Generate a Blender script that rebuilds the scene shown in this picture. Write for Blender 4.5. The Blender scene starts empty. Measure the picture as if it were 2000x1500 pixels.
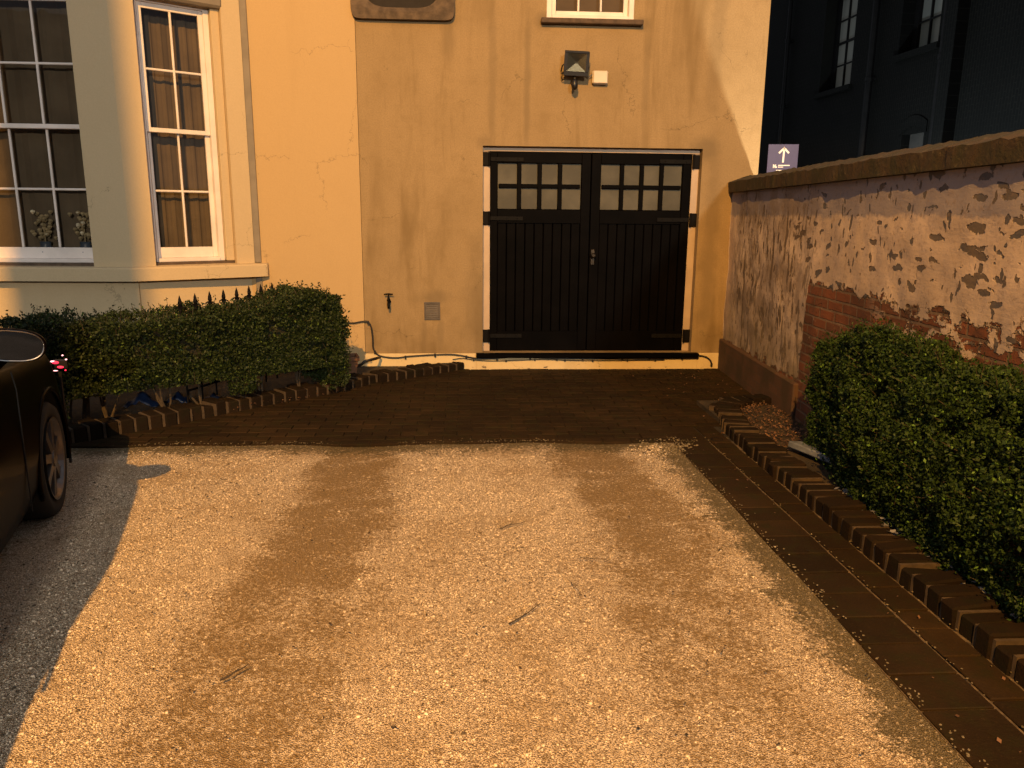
import bpy, math, random
import numpy as np
from math import radians, sin, cos, pi, hypot, atan2
from mathutils import Vector, Matrix, noise
random.seed(7); rng = np.random.default_rng(7)
S = bpy.context.scene; COL = S.collection

# ---------------------------------------------------------------- camera
PITCH, ROLL, FPX, CAMH = radians(12.4), radians(.54), 1500.0, 1.6
fw = Vector((0, cos(PITCH), -sin(PITCH))); r0 = Vector((1, 0, 0)); u0 = r0.cross(fw)
rt = r0*cos(ROLL)+u0*sin(ROLL); up = u0*cos(ROLL)-r0*sin(ROLL)
CAM = Vector((0, 0, CAMH))
cd = bpy.data.cameras.new('camera'); cam = bpy.data.objects.new('camera', cd); COL.objects.link(cam)
m3 = Matrix((rt, up, -fw)).transposed(); cam.matrix_world = Matrix.Translation(CAM) @ m3.to_4x4()
cd.sensor_width = 36; cd.lens = 36*FPX/2000; cd.clip_start = .05; cd.clip_end = 500
S.camera = cam
# ---------------------------------------------------------------- night sky, exposure
W = bpy.data.worlds.new('World'); S.world = W; W.use_nodes = True
bg = W.node_tree.nodes['Background']; bg.inputs[0].default_value = (.84, .90, 1.0, 1); bg.inputs[1].default_value = .34
S.view_settings.view_transform = 'Standard'; S.view_settings.look = 'None'
S.view_settings.exposure = 0; S.view_settings.gamma = 1
S.cycles.max_bounces = 6; S.cycles.use_denoising = True; S.cycles.caustics_reflective = False
LAMP = Vector((-1.2, -7.2, 9.4)); SODIUM = (1.0, .50, .115)
P_SODIUM = 15500
WHITE = Vector((6.0, -21.5, 7.0)); P_WHITE = 11500
POLE_X, POLE_Y = -2.10, -2.6

# ---------------------------------------------------------------- frames
ANG = radians(3.6)
HF = (Vector((0, 7.98, 0)), ANG)           # facade frame: x along the facade, -y towards the viewer
WF = (Vector((0, 0, 0)), 0.0)
CF = (Vector((-2.43, 3.92, 0)), radians(20.3))   # car frame
def to_world(p, fr=HF):
    c, s = cos(fr[1]), sin(fr[1]); return Vector((fr[0].x+c*p[0]-s*p[1], fr[0].y+s*p[0]+c*p[1], p[2]))
def to_local(P, fr=HF):
    c, s = cos(fr[1]), sin(fr[1]); q = Vector(P)-fr[0]; return Vector((c*q.x+s*q.y, -s*q.x+c*q.y, P[2]))
def ray(x, y): return fw+rt*((x-1000)/FPX)+up*((750-y)/FPX)
def fac(x, y, yl=0.0):                      # photo point -> point on the plane local y = yl
    v = ray(x, y); n = Vector((-sin(ANG), cos(ANG), 0)); t = ((HF[0]-CAM).dot(n)+yl)/v.dot(n); return to_local(CAM+v*t)
def gnd(x, y, z=0.0):
    v = ray(x, y); return to_local(CAM+v*((z-CAMH)/v.z))

# ---------------------------------------------------------------- materials
class N:
    def __init__(s, name):
        s.m = bpy.data.materials.new(name); s.m.use_nodes = True; s.t = s.m.node_tree; s.b = s.t.nodes['Principled BSDF']
        s.out = s.t.nodes['Material Output']; s.tc = s.t.nodes.new('ShaderNodeTexCoord'); s.P = s.tc.outputs['Object']
    def n(s, k, **kw):
        q = s.t.nodes.new('ShaderNode'+k)
        for a, v in kw.items(): setattr(q, a, v)
        return q
    def put(s, sock, v):
        if isinstance(v, bpy.types.NodeSocket): s.t.links.new(v, sock)
        elif isinstance(v, tuple) and len(v) == 3 and sock.type == 'RGBA': sock.default_value = (*v, 1)
        else: sock.default_value = v
    def map(s, scale=(1, 1, 1), rot=(0, 0, 0), loc=(0, 0, 0), v=None):
        q = s.n('Mapping'); s.put(q.inputs[0], v or s.P); q.inputs[1].default_value = loc; q.inputs[2].default_value = rot; q.inputs[3].default_value = scale; return q.outputs[0]
    def noise(s, scale, detail=4, rough=.55, v=None, dist=0, color=False):
        q = s.n('TexNoise'); s.put(q.inputs['Vector'], v or s.P); q.inputs['Scale'].default_value = scale
        q.inputs['Detail'].default_value = detail; q.inputs['Roughness'].default_value = rough; q.inputs['Distortion'].default_value = dist
        return q.outputs[1 if color else 0]
    def vor(s, scale, feat='F1', v=None, rnd=1.0):
        q = s.n('TexVoronoi', feature=feat); s.put(q.inputs['Vector'], v or s.P); q.inputs['Scale'].default_value = scale
        q.inputs['Randomness'].default_value = rnd; return q
    def math(s, op, a, b=0.0, c=None):
        q = s.n('Math', operation=op); s.put(q.inputs[0], a); s.put(q.inputs[1], b)
        if c is not None: s.put(q.inputs[2], c)
        return q.outputs[0]
    def ramp(s, v, lo, hi, a=0.0, b=1.0):
        q = s.n('MapRange', interpolation_type='SMOOTHSTEP'); s.put(q.inputs[0], v)
        for i, x in enumerate((lo, hi, a, b)): s.put(q.inputs[i+1], x)
        return q.outputs[0]
    def mix(s, f, a, b, mode='MIX'):
        q = s.n('Mix', data_type='RGBA', blend_type=mode); s.put(q.inputs[0], f); s.put(q.inputs[6], a); s.put(q.inputs[7], b); return q.outputs[2]
    def xyz(s, v=None):
        q = s.n('SeparateXYZ'); s.put(q.inputs[0], v or s.P); return q.outputs
    def bump(s, h, strength=.5, dist=.01, prev=None):
        q = s.n('Bump'); s.put(q.inputs['Height'], h); q.inputs['Strength'].default_value = strength; q.inputs['Distance'].default_value = dist
        if prev: s.put(q.inputs['Normal'], prev)
        return q.outputs[0]
    def attr(s, name): return s.n('Attribute', attribute_name=name).outputs['Fac']
    def done(s, col=None, rough=None, nor=None, **kw):
        if col is not None: s.put(s.b.inputs['Base Color'], col)
        if rough is not None: s.put(s.b.inputs['Roughness'], rough)
        if nor is not None: s.put(s.b.inputs['Normal'], nor)
        for k, v in kw.items(): s.put(s.b.inputs[k.replace('_', ' ')], v)
        return s.m
M = {}
def simple(name, col, rough=.7, var=.25, scale=8, bs=.15, bd=.002, bscale=60, **kw):
    k = N(name); c = k.mix(k.ramp(k.noise(scale, 5), .3, .7), tuple(x*(1-var) for x in col), tuple(min(1, x*(1+var)) for x in col))
    M[name] = k.done(c, rough, k.bump(k.noise(bscale, 3), bs, bd), **kw); return M[name]

def wobble(k, a):
    q = k.n('VectorMath', operation='MULTIPLY_ADD'); k.put(q.inputs[0], k.noise(6, 5, .65, color=True)); q.inputs[1].default_value = (a, a, a); k.put(q.inputs[2], k.P); return q.outputs[0]
def facade_mat(name, base, dirt, rough_scale, streak=1.0, bot=1.0):
    k = N(name); X, Y, Z = k.xyz()
    blot = k.ramp(k.noise(1.3, 6, .6), .35, .7)
    st = k.noise(1.0, 5, .6, v=k.map((2.6, 1, .35)), dist=.6)
    st2 = k.noise(1.0, 5, .7, v=k.map((8, 1, .7)), dist=.8)
    s1 = k.math('MULTIPLY', k.ramp(st, .5, .72), .75*streak); s2 = k.math('MULTIPLY', k.ramp(st2, .55, .75), .4*streak)
    g = k.math('MAXIMUM', s1, s2)
    g = k.math('ADD', g, k.math('MULTIPLY', blot, .28*streak))
    if bot:   # splash dirt near the ground
        low = k.math('MULTIPLY', k.ramp(Z, 1.0, .15), k.math('MULTIPLY', k.ramp(k.noise(3, 5), .3, .7), .65*bot))
        g = k.math('ADD', g, low)
    fine = k.noise(75, 4, .75)
    c = k.mix(k.math('MINIMUM', g, 1.0), base, dirt)
    c = k.mix(k.ramp(fine, .38, .66, 0, .34 if bot else .12), c, tuple(x*.5 for x in base)); c = k.mix(k.ramp(k.noise(5, 6, .7), .45, .7, 0, .3 if bot else .1), c, dirt)
    nb = k.bump(k.noise(rough_scale, 4, .6), .35, .006); nb = k.bump(k.noise(14, 3), .25, .01, nb)
    ed = k.vor(1.3, 'DISTANCE_TO_EDGE', v=k.map(v=wobble(k, .25))).outputs['Distance']; cm = k.math('MULTIPLY', k.ramp(ed, .0045, .001), k.ramp(k.noise(1.7, 3, .5, v=k.map(loc=(3, 1, 7))), .54, .60))
    c = k.mix(k.math('MULTIPLY', cm, .6), c, tuple(x*.35 for x in dirt))
    return k, c, nb
k, c, nb = facade_mat('bay_render', (.55, .43, .26), (.48, .37, .21), 260, .4, 0); M['bay_render'] = k.done(c, .75, nb)
k, c, nb = facade_mat('clean_render', (.47, .325, .155), (.40, .27, .12), 260, .4, 0)
cr = k.vor(1.1, 'DISTANCE_TO_EDGE', v=k.map(v=k.noise(2.0, 4, color=True)))
M['clean_render'] = k.done(c, .75, nb)
k, c, nb = facade_mat('rough_render', (.335, .235, .118), (.19, .125, .05), 210, 1.0, 1.1)
X, Y, Z = k.xyz()
def spot(k, cx, cz, rx, rz, nz=.25):    # a stain of its own shape on the facade
    X, Y, Z = k.xyz(); w = k.noise(4, 5)
    dx = k.math('DIVIDE', k.math('SUBTRACT', X, cx), rx); dz = k.math('DIVIDE', k.math('SUBTRACT', Z, cz), rz)
    d = k.math('SQRT', k.math('ADD', k.math('MULTIPLY', dx, dx), k.math('MULTIPLY', dz, dz)))
    return k.ramp(k.math('ADD', d, k.math('MULTIPLY', k.math('SUBTRACT', w, .5), 1.3)), 1.0, .25)
dark = (.17, .12, .06)
for cx, cz, rx, rz, f in ((1.95, 2.28, .22, .16, .75), (.29, 3.44, .12, .12, .7), (1.22, 3.42, .12, .10, .6), (-.83, .76, .22, .12, .65), (-.75, .40, .05, .28, .4), (-.92, .40, .04, .25, .3),
                          (.12, 2.75, .05, .95, .55), (-.22, 2.9, .06, 1.1, .4), (-.65, 3.3, .1, .3, .4), (-.35, .7, .22, .9, .55), (2.05, 1.2, .12, 1.4, .55), (-1.25, 1.2, .3, .3, .12),
                          (.85, 2.95, .35, .16, .22), (.6, 2.85, .35, .25, .2), (1.30, 2.9, .05, .7, .35), (2.0, 3.4, .12, 1.2, .4), (-1.0, 3.42, .55, .09, .45), (-.3, 2.3, .12, .1, .4)):
    c = k.mix(k.math('MULTIPLY', spot(k, cx, cz, rx, rz), f), c, dark)
M['rough_render'] = k.done(c, .85, nb)
k, c, nb = facade_mat('plinth_render', (.66, .52, .29), (.5, .38, .2), 160, .6, 0)
fl = k.ramp(k.noise(9, 6, .7, v=k.map((1, 1, 2))), .60, .66); X, Y, Z = k.xyz()
fl = k.math('MULTIPLY', fl, k.ramp(Z, .13, .03)); c = k.mix(fl, c, (.12, .09, .06)); M['plinth_render'] = k.done(c, .8, nb)
simple('white_paint', (.74, .67, .62), .45, .08, 5)
simple('cream_frame', (.46, .35, .25), .5, .1, 5)
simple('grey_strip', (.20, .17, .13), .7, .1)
simple('dark_stone', (.10, .07, .045), .85, .35, 12, .5, .01)
simple('old_sill', (.085, .055, .035), .8, .3, 14, .4, .006)
simple('black_door', (.002, .0016, .0016), .5, .3, 4, .12, .002, 18, Specular_IOR_Level=.03)
simple('black_iron', (.004, .0035, .0035), .6, .3, Specular_IOR_Level=.1)
simple('black_plastic', (.012, .011, .011), .38, .2)
simple('beige_plastic', (.62, .52, .40), .45, .05)
simple('cable_black', (.012, .009, .008), .55, .3)
simple('vent_grey', (.10, .085, .075), .75, .2)
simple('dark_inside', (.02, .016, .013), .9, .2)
simple('brass_dark', (.04, .03, .02), .4, .3, Metallic=.8)
simple('curtain', (.16, .13, .095), .9, .15, 3)
simple('terracotta', (.13, .06, .03), .85, .3)
simple('blue_plastic', (.008, .018, .055), .4, .3)
simple('grey_slab', (.13, .15, .19), .7, .3, 9, .4, .005)
simple('asphalt', (.05, .05, .05), .9, .3)
simple('pole_wood', (.12, .08, .05), .85, .3)
simple('galvanised', (.25, .26, .27), .5, .15, Metallic=.6)
simple('sign_purple', (.06, .045, .13), .35, .06, Specular_IOR_Level=.3)
simple('sign_white', (.85, .82, .80), .4, .03)
simple('tyre', (.012, .012, .012), .85, .2)
simple('alloy', (.16, .14, .13), .35, .1, Metallic=.7)
simple('flower_pot', (.10, .14, .22), .4, .3)
simple('cream_ornament', (.45, .38, .24), .5, .3)
simple('bark', (.05, .036, .022), .9, .3, 30, .5, .004)
simple('silver', (.17, .16, .14), .38, .05, Metallic=1.0)
k = N('mirror_glass'); M['mirror_glass'] = k.done((.10, .09, .09), .03, None, Metallic=1.0)
simple('chrome', (.55, .53, .5), .2, .05, Metallic=1.0)
def glass(name, tint=(.9, .9, .9), ior=1.5, rough=.02):
    k = N(name); k.t.nodes.remove(k.b)
    tr = k.n('BsdfTransparent'); k.put(tr.inputs[0], tint); gl = k.n('BsdfGlossy'); gl.inputs['Roughness'].default_value = rough
    k.put(gl.inputs['Normal'], k.bump(k.noise(3, 2), .05, .02))
    fr = k.n('Fresnel'); fr.inputs[0].default_value = ior; mx = k.n('MixShader')
    k.put(mx.inputs[0], fr.outputs[0]); k.put(mx.inputs[1], tr.outputs[0]); k.put(mx.inputs[2], gl.outputs[0]); k.put(k.out.inputs[0], mx.outputs[0])
    M[name] = k.m
glass('window_glass', (.78, .74, .68), 1.42); glass('lamp_glass', (.85, .85, .8)); glass('car_glass', (.02, .02, .02), 1.5)
k = N('frosted'); c = k.mix(k.ramp(k.noise(3, 4), .35, .7), (.06, .058, .045), (.10, .095, .075))
M['frosted'] = k.done(c, .55, k.bump(k.noise(40, 2), .1, .002), Specular_IOR_Level=.25)
k = N('car_paint'); M['car_paint'] = k.done((.002, .001, .001), .35, None, Coat_Weight=.06, Coat_Roughness=.06, Specular_IOR_Level=.02)
def emit(name, col, st):
    k = N(name); M[name] = k.done((.02, .02, .02), .5, None, Emission_Color=col, Emission_Strength=st)
emit('sodium_bulb', (1, .5, .12), 30); emit('white_bulb', (.8, .9, 1), 20); emit('red_bulb', (1, .02, .06), 2.2); emit('pink_bulb', (1, .45, .45), 3)
k = N('lit_blind'); X, Y, Z = k.xyz()
c = k.mix(k.ramp(k.noise(1.0, 4, v=k.map((3, 9, .3))), .4, .6), (.05, .055, .045), (.13, .13, .11)); M['lit_blind'] = k.done((.06, .06, .055), .8, None, Emission_Color=c, Emission_Strength=.16)

# gravel: stones by voronoi, compacted brown wheel tracks, moss at the edges (all real colour of the stones)
def track_mask(k):
    X, Y, Z = k.xyz(); w = k.noise(1.1, 6, .62, v=k.map((1.6, .8, 1))); w2 = k.noise(5.0, 5, .65)
    def band(cx, hw):
        d = k.math('ABSOLUTE', k.math('SUBTRACT', X, cx)); d = k.math('ADD', d, k.math('MULTIPLY', k.math('SUBTRACT', w, .5), .75))
        d = k.math('ADD', d, k.math('MULTIPLY', k.math('SUBTRACT', w2, .5), .35)); return k.ramp(d, hw, hw*.35)
    t = k.math('MAXIMUM', band(-1.25, .46), k.math('MULTIPLY', band(.42, .44), .95))
    near = k.ramp(Y, -5.9, -4.3, .52, 1.0); nf = k.ramp(X, -.5, -.3, 1, 0); near = k.math('MAXIMUM', near, k.math('MULTIPLY', nf, .72)); gaps = k.ramp(k.noise(3.2, 6, .7, v=k.map((1, 1.6, 1), loc=(2, 9, 0))), .36, .56, .6, 1.0)
    return k.math('MULTIPLY', k.math('MULTIPLY', t, near), gaps)
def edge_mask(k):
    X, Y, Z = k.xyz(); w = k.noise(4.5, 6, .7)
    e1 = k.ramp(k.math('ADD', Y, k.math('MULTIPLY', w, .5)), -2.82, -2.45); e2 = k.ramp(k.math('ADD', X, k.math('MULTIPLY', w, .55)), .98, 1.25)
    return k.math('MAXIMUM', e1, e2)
def gravel_tint(k, c):
    tm = track_mask(k); em = edge_mask(k); c = k.mix(k.ramp(k.noise(2.0, 5, .6), .46, .70, 0, .45), c, (.30, .20, .095))
    sp = k.noise(55, 4, .7); tm = k.ramp(k.math('ADD', k.math('MULTIPLY', tm, 1.05), k.math('MULTIPLY', k.math('SUBTRACT', sp, .5), 3.2)), .15, 1.0); c = k.mix(k.math('MULTIPLY', tm, .82), c, (.165, .096, .024)); cl = k.ramp(k.noise(42, 4, .75), .50, .64)
    am = k.ramp(k.noise(1.6, 4, .6, v=k.map(loc=(5, 3, 1))), .35, .65, .25, .8); c = k.mix(k.math('MULTIPLY', cl, am), c, (.17, .105, .045))
    c = k.mix(k.math('MULTIPLY', k.ramp(k.noise(11, 6, .75), .55, .68), .5), c, (.16, .105, .045))
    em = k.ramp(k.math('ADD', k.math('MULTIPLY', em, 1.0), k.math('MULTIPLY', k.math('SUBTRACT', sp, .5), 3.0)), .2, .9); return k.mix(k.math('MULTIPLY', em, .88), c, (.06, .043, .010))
k = N('gravel'); v1 = k.vor(190); v2 = k.vor(60); h = k.math('SUBTRACT', 1.0, k.math('MULTIPLY', v1.outputs['Distance'], 1.2))
cs = k.xyz(v1.outputs['Color'])[0]; c = k.mix(k.ramp(cs, 0, 1), (.46, .36, .24), (.82, .66, .47)); c = k.mix(k.ramp(v1.outputs['Distance'], .4, .8), c, (.18, .12, .07))
c = k.mix(k.ramp(k.noise(28, 4, .7), .58, .68, 0, .5), c, (.20, .14, .08))
c = gravel_tint(k, c)
M['gravel'] = k.done(c, .9, k.bump(h, .8, .008))
k = N('pebbles'); a = k.attr('rnd'); c = k.mix(a, (.36, .28, .19), (.88, .72, .53)); c = k.mix(k.math('GREATER_THAN', a, .975), c, (.9, .78, .62)); c = k.mix(k.math('LESS_THAN', a, .09), c, (.07, .05, .03))
c = gravel_tint(k, c)
M['pebbles'] = k.done(c, .8)
def brick_col(name, a, b, moss, mort=None):
    k = N(name); c = k.mix(k.attr('rnd'), a, b); c = k.mix(k.ramp(k.noise(1.3, 6, .65), .38, .66, .6, 0), c, tuple(x*.5 for x in a)); c = k.mix(k.ramp(k.noise(9, 6, .65), .45, .7, 0, .75), c, moss)
    c = k.mix(k.ramp(k.noise(120, 3, .7), .6, .72, 0, .35), c, tuple(x*2.2 for x in b)); M[name] = k.done(c, .85, k.bump(k.noise(70, 4, .7), .6, .006), Specular_IOR_Level=.12); return
brick_col('paver_brick', (.018, .010, .0035), (.034, .019, .007), (.017, .014, .004))
brick_col('kerb_brick', (.011, .0065, .0035), (.021, .012, .006), (.010, .009, .004))
simple('mortar', (.055, .036, .02), .95, .3, 20, .5, .004)
simple('joint_dirt', (.014, .010, .005), .95, .5, 12, .5, .004)
simple('sandy_joint', (.09, .062, .034), .95, .6, 26, .5, .006)
simple('soil', (.03, .02, .01), .95, .5, 10, .7, .02)

# peeling boundary wall: render over brick
k = N('peeling_wall'); X, Y, Z = k.xyz()      # X runs towards the viewer, Z up
warp = k.n('VectorMath', operation='MULTIPLY_ADD'); k.put(warp.inputs[0], k.noise(7, 4, .6, color=True)); warp.inputs[1].default_value = (.13, .13, .13); k.put(warp.inputs[2], k.P); V = warp.outputs[0]
rend = k.mix(k.ramp(k.noise(2.0, 6, .6), .35, .7), (.44, .34, .26), (.68, .53, .40))
rend = k.mix(k.ramp(k.noise(6, 5, .7), .56, .7, 0, .6), rend, (.40, .32, .29))
rend = k.mix(k.ramp(k.noise(1.0, 5, v=k.map((3, 1, 22))), .58, .72, 0, .35), rend, (.62, .46, .33))
coping_shade = k.ramp(k.math('ADD', Z, k.math('MULTIPLY', k.math('SUBTRACT', k.noise(5, 6, .7), .5), .16)), 1.60, 1.63)  # grey band below the coping: the coping's shadow put into the render colour
rend = k.mix(coping_shade, rend, (.27, .235, .24))
def blobs(scale, stretch, rot, rad, keep, seed):
    q = k.vor(scale, v=k.map(stretch, (0, rot, 0), (seed, seed*.7, seed*1.3), v=V)); rnd = k.xyz(q.outputs['Color'])
    on = k.math('LESS_THAN', rnd[0], keep); r = k.math('MULTIPLY', k.ramp(rnd[1], 0, 1, .35, 1.0), rad)
    return k.math('MULTIPLY', on, k.ramp(k.math('SUBTRACT', q.outputs['Distance'], r), .03, -.02))
near = k.ramp(X, 3.3, 4.3); mid = k.ramp(X, 1.6, 2.6); far = k.math('MULTIPLY', k.ramp(X, 2.5, 2.0), k.ramp(X, .1, .5))
lowz = k.ramp(Z, 1.72, 1.55)
b1 = k.math('MULTIPLY', blobs(8.0, (.55, 1, 1.8), .5, .33, k.math('MULTIPLY', near, .6), 3.1), 1)
b2 = k.math('MULTIPLY', blobs(10, (.55, 1, 1.7), -.8, .38, k.math('MULTIPLY', mid, .5), 7.7), 1)
b3 = blobs(22, (1, 1, .55), .2, .40, k.math('ADD', k.math('MULTIPLY', mid, .22), .05), 1.9)
b4 = k.math('MULTIPLY', blobs(17, (1.5, 1, .42), .35, .46, .8, 5.3), k.math('MULTIPLY', far, k.ramp(k.noise(2.6, 3), .42, .52)))
b5 = k.math('MULTIPLY', k.ramp(k.noise(1, 6, .7, v=k.map((13, 1, 2.6), (0, .15, 0))), .545, .60), k.math('MULTIPLY', far, lowz))
b6 = k.math('MULTIPLY', blobs(5, (2.4, 1, .6), .12, .26, k.math('MULTIPLY', mid, .5), 9.4), k.ramp(Z, 1.25, 1.4))
bl = k.math('MINIMUM', k.math('ADD', k.math('ADD', k.math('ADD', b1, b2), k.math('ADD', b3, b6)), k.math('ADD', b4, b5)), 1.0)
spotcol = k.mix(k.ramp(k.noise(4, 4), .4, .6), (.060, .062, .075), (.10, .075, .055))
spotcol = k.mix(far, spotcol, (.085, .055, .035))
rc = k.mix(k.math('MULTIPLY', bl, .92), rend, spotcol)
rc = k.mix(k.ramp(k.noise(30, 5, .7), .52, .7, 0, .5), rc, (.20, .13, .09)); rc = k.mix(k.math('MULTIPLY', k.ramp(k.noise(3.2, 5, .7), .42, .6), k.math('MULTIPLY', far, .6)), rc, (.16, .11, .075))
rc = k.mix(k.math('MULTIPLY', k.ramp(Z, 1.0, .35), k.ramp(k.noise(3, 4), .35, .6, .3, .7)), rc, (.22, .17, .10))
wv = k.n('VectorMath', operation='MULTIPLY_ADD'); k.put(wv.inputs[0], k.noise(5, 3, .6, color=True)); wv.inputs[1].default_value = (.02, .02, .02); k.put(wv.inputs[2], k.P)
bt = k.n('TexBrick'); k.put(bt.inputs['Vector'], k.map((1, 1, 1), (radians(-90), 0, 0), v=wv.outputs[0])); bt.inputs['Scale'].default_value = 1
for nm, v in (('Brick Width', .225), ('Row Height', .075), ('Mortar Size', .010), ('Mortar Smooth', .4), ('Bias', 0.0)): bt.inputs[nm].default_value = v
bt.inputs['Color1'].default_value = (.20, .062, .025, 1); bt.inputs['Color2'].default_value = (.10, .038, .019, 1); bt.inputs['Mortar'].default_value = (.17, .11, .07, 1)
bc = k.mix(k.ramp(k.noise(5, 5, .7), .45, .7, 0, .6), bt.outputs[0], (.055, .032, .018)); bc = k.mix(k.ramp(k.noise(12, 5, .7), .62, .7, 0, .6), bc, (.42, .30, .22))
wz = k.math('ADD', Z, k.math('MULTIPLY', k.math('SUBTRACT', k.noise(5.5, 6, .65), .5), .34))
wx = k.math('ADD', X, k.math('MULTIPLY', k.math('SUBTRACT', k.noise(5, 5, .6), .5), .14))
thr = k.math('ADD', k.ramp(wx, 2.20, 2.32, .33, 1.10), k.math('MULTIPLY', k.ramp(X, 0, 2.2), .03))
bm = k.ramp(k.math('SUBTRACT', thr, wz), -.006, .012)
patch = k.math('MULTIPLY', k.ramp(k.noise(1, 5, .65, v=k.map((5, 1, 8))), .5, .54), k.math('MULTIPLY', k.ramp(X, 3.2, 3.8), k.ramp(Z, .55, .8)))   # render left on the brick
bm = k.math('MULTIPLY', bm, k.math('SUBTRACT', 1.0, patch))
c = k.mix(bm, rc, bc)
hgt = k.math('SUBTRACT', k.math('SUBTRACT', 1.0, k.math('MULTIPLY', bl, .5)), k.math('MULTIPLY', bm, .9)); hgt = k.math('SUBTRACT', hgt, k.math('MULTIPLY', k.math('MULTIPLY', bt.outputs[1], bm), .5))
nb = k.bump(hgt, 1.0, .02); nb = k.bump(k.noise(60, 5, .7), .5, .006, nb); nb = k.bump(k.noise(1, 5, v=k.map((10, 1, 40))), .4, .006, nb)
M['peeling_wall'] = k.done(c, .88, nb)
k = N('plinth_brick'); bt = k.n('TexBrick'); k.put(bt.inputs['Vector'], k.map((1, 1, 1), (radians(-90), 0, 0))); bt.inputs['Scale'].default_value = 1
for nm, v in (('Brick Width', .225), ('Row Height', .075), ('Mortar Size', .007), ('Mortar Smooth', .4)): bt.inputs[nm].default_value = v
bt.inputs['Color1'].default_value = (.10, .045, .022, 1); bt.inputs['Color2'].default_value = (.07, .034, .018, 1); bt.inputs['Mortar'].default_value = (.075, .042, .024, 1)
c = k.mix(k.ramp(k.noise(4, 5), .4, .65, 0, .8), bt.outputs[0], (.045, .028, .012)); M['plinth_brick'] = k.done(c, .85, k.bump(k.noise(50, 4), .4, .005))
k = N('coping'); c = k.mix(k.ramp(k.noise(6, 6, .65), .35, .65), (.05, .030, .013), (.030, .026, .008)); c = k.mix(k.ramp(k.noise(16, 6, .7), .55, .68, 0, .6), c, (.12, .09, .05))
M['coping'] = k.done(c, .9, k.bump(k.noise(22, 6, .7), .8, .015))
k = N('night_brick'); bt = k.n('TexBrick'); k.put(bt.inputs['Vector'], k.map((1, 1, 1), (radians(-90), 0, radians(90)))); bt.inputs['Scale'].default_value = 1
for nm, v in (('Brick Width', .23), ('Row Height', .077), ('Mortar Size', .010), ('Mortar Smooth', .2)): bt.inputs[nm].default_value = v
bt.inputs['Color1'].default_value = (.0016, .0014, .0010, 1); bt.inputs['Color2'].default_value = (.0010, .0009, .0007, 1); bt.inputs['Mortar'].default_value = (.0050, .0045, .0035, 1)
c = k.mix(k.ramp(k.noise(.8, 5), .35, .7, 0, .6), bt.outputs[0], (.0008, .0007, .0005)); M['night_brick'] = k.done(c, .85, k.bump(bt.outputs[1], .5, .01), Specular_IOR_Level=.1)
def leafmat(name, a, b):
    k = N(name); r = k.attr('rnd'); c = k.mix(r, a, b); c = k.mix(k.math('GREATER_THAN', r, .965), c, tuple(min(1, x*2.8) for x in b))
    M[name] = k.done(c, .6, None, Specular_IOR_Level=.25)
leafmat('leaves_left', (.008, .014, .003), (.027, .042, .008)); leafmat('leaves_right', (.009, .021, .004), (.030, .060, .010))
k = N('hedge_core'); M['hedge_core'] = k.done(k.mix(k.noise(20, 3), (.008, .008, .003), (.02, .018, .007)), .95)
k = N('litter'); r = k.attr('rnd'); M['litter'] = k.done(k.mix(r, (.04, .016, .008), (.20, .10, .045)), .7)
k = N('debris'); r = k.attr('rnd'); M['debris'] = k.done(k.mix(r, (.012, .008, .005), (.05, .03, .015)), .9)
k = N('chips'); r = k.attr('rnd'); M['chips'] = k.done(k.mix(r, (.06, .065, .08), (.26, .26, .29)), .7)

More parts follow.
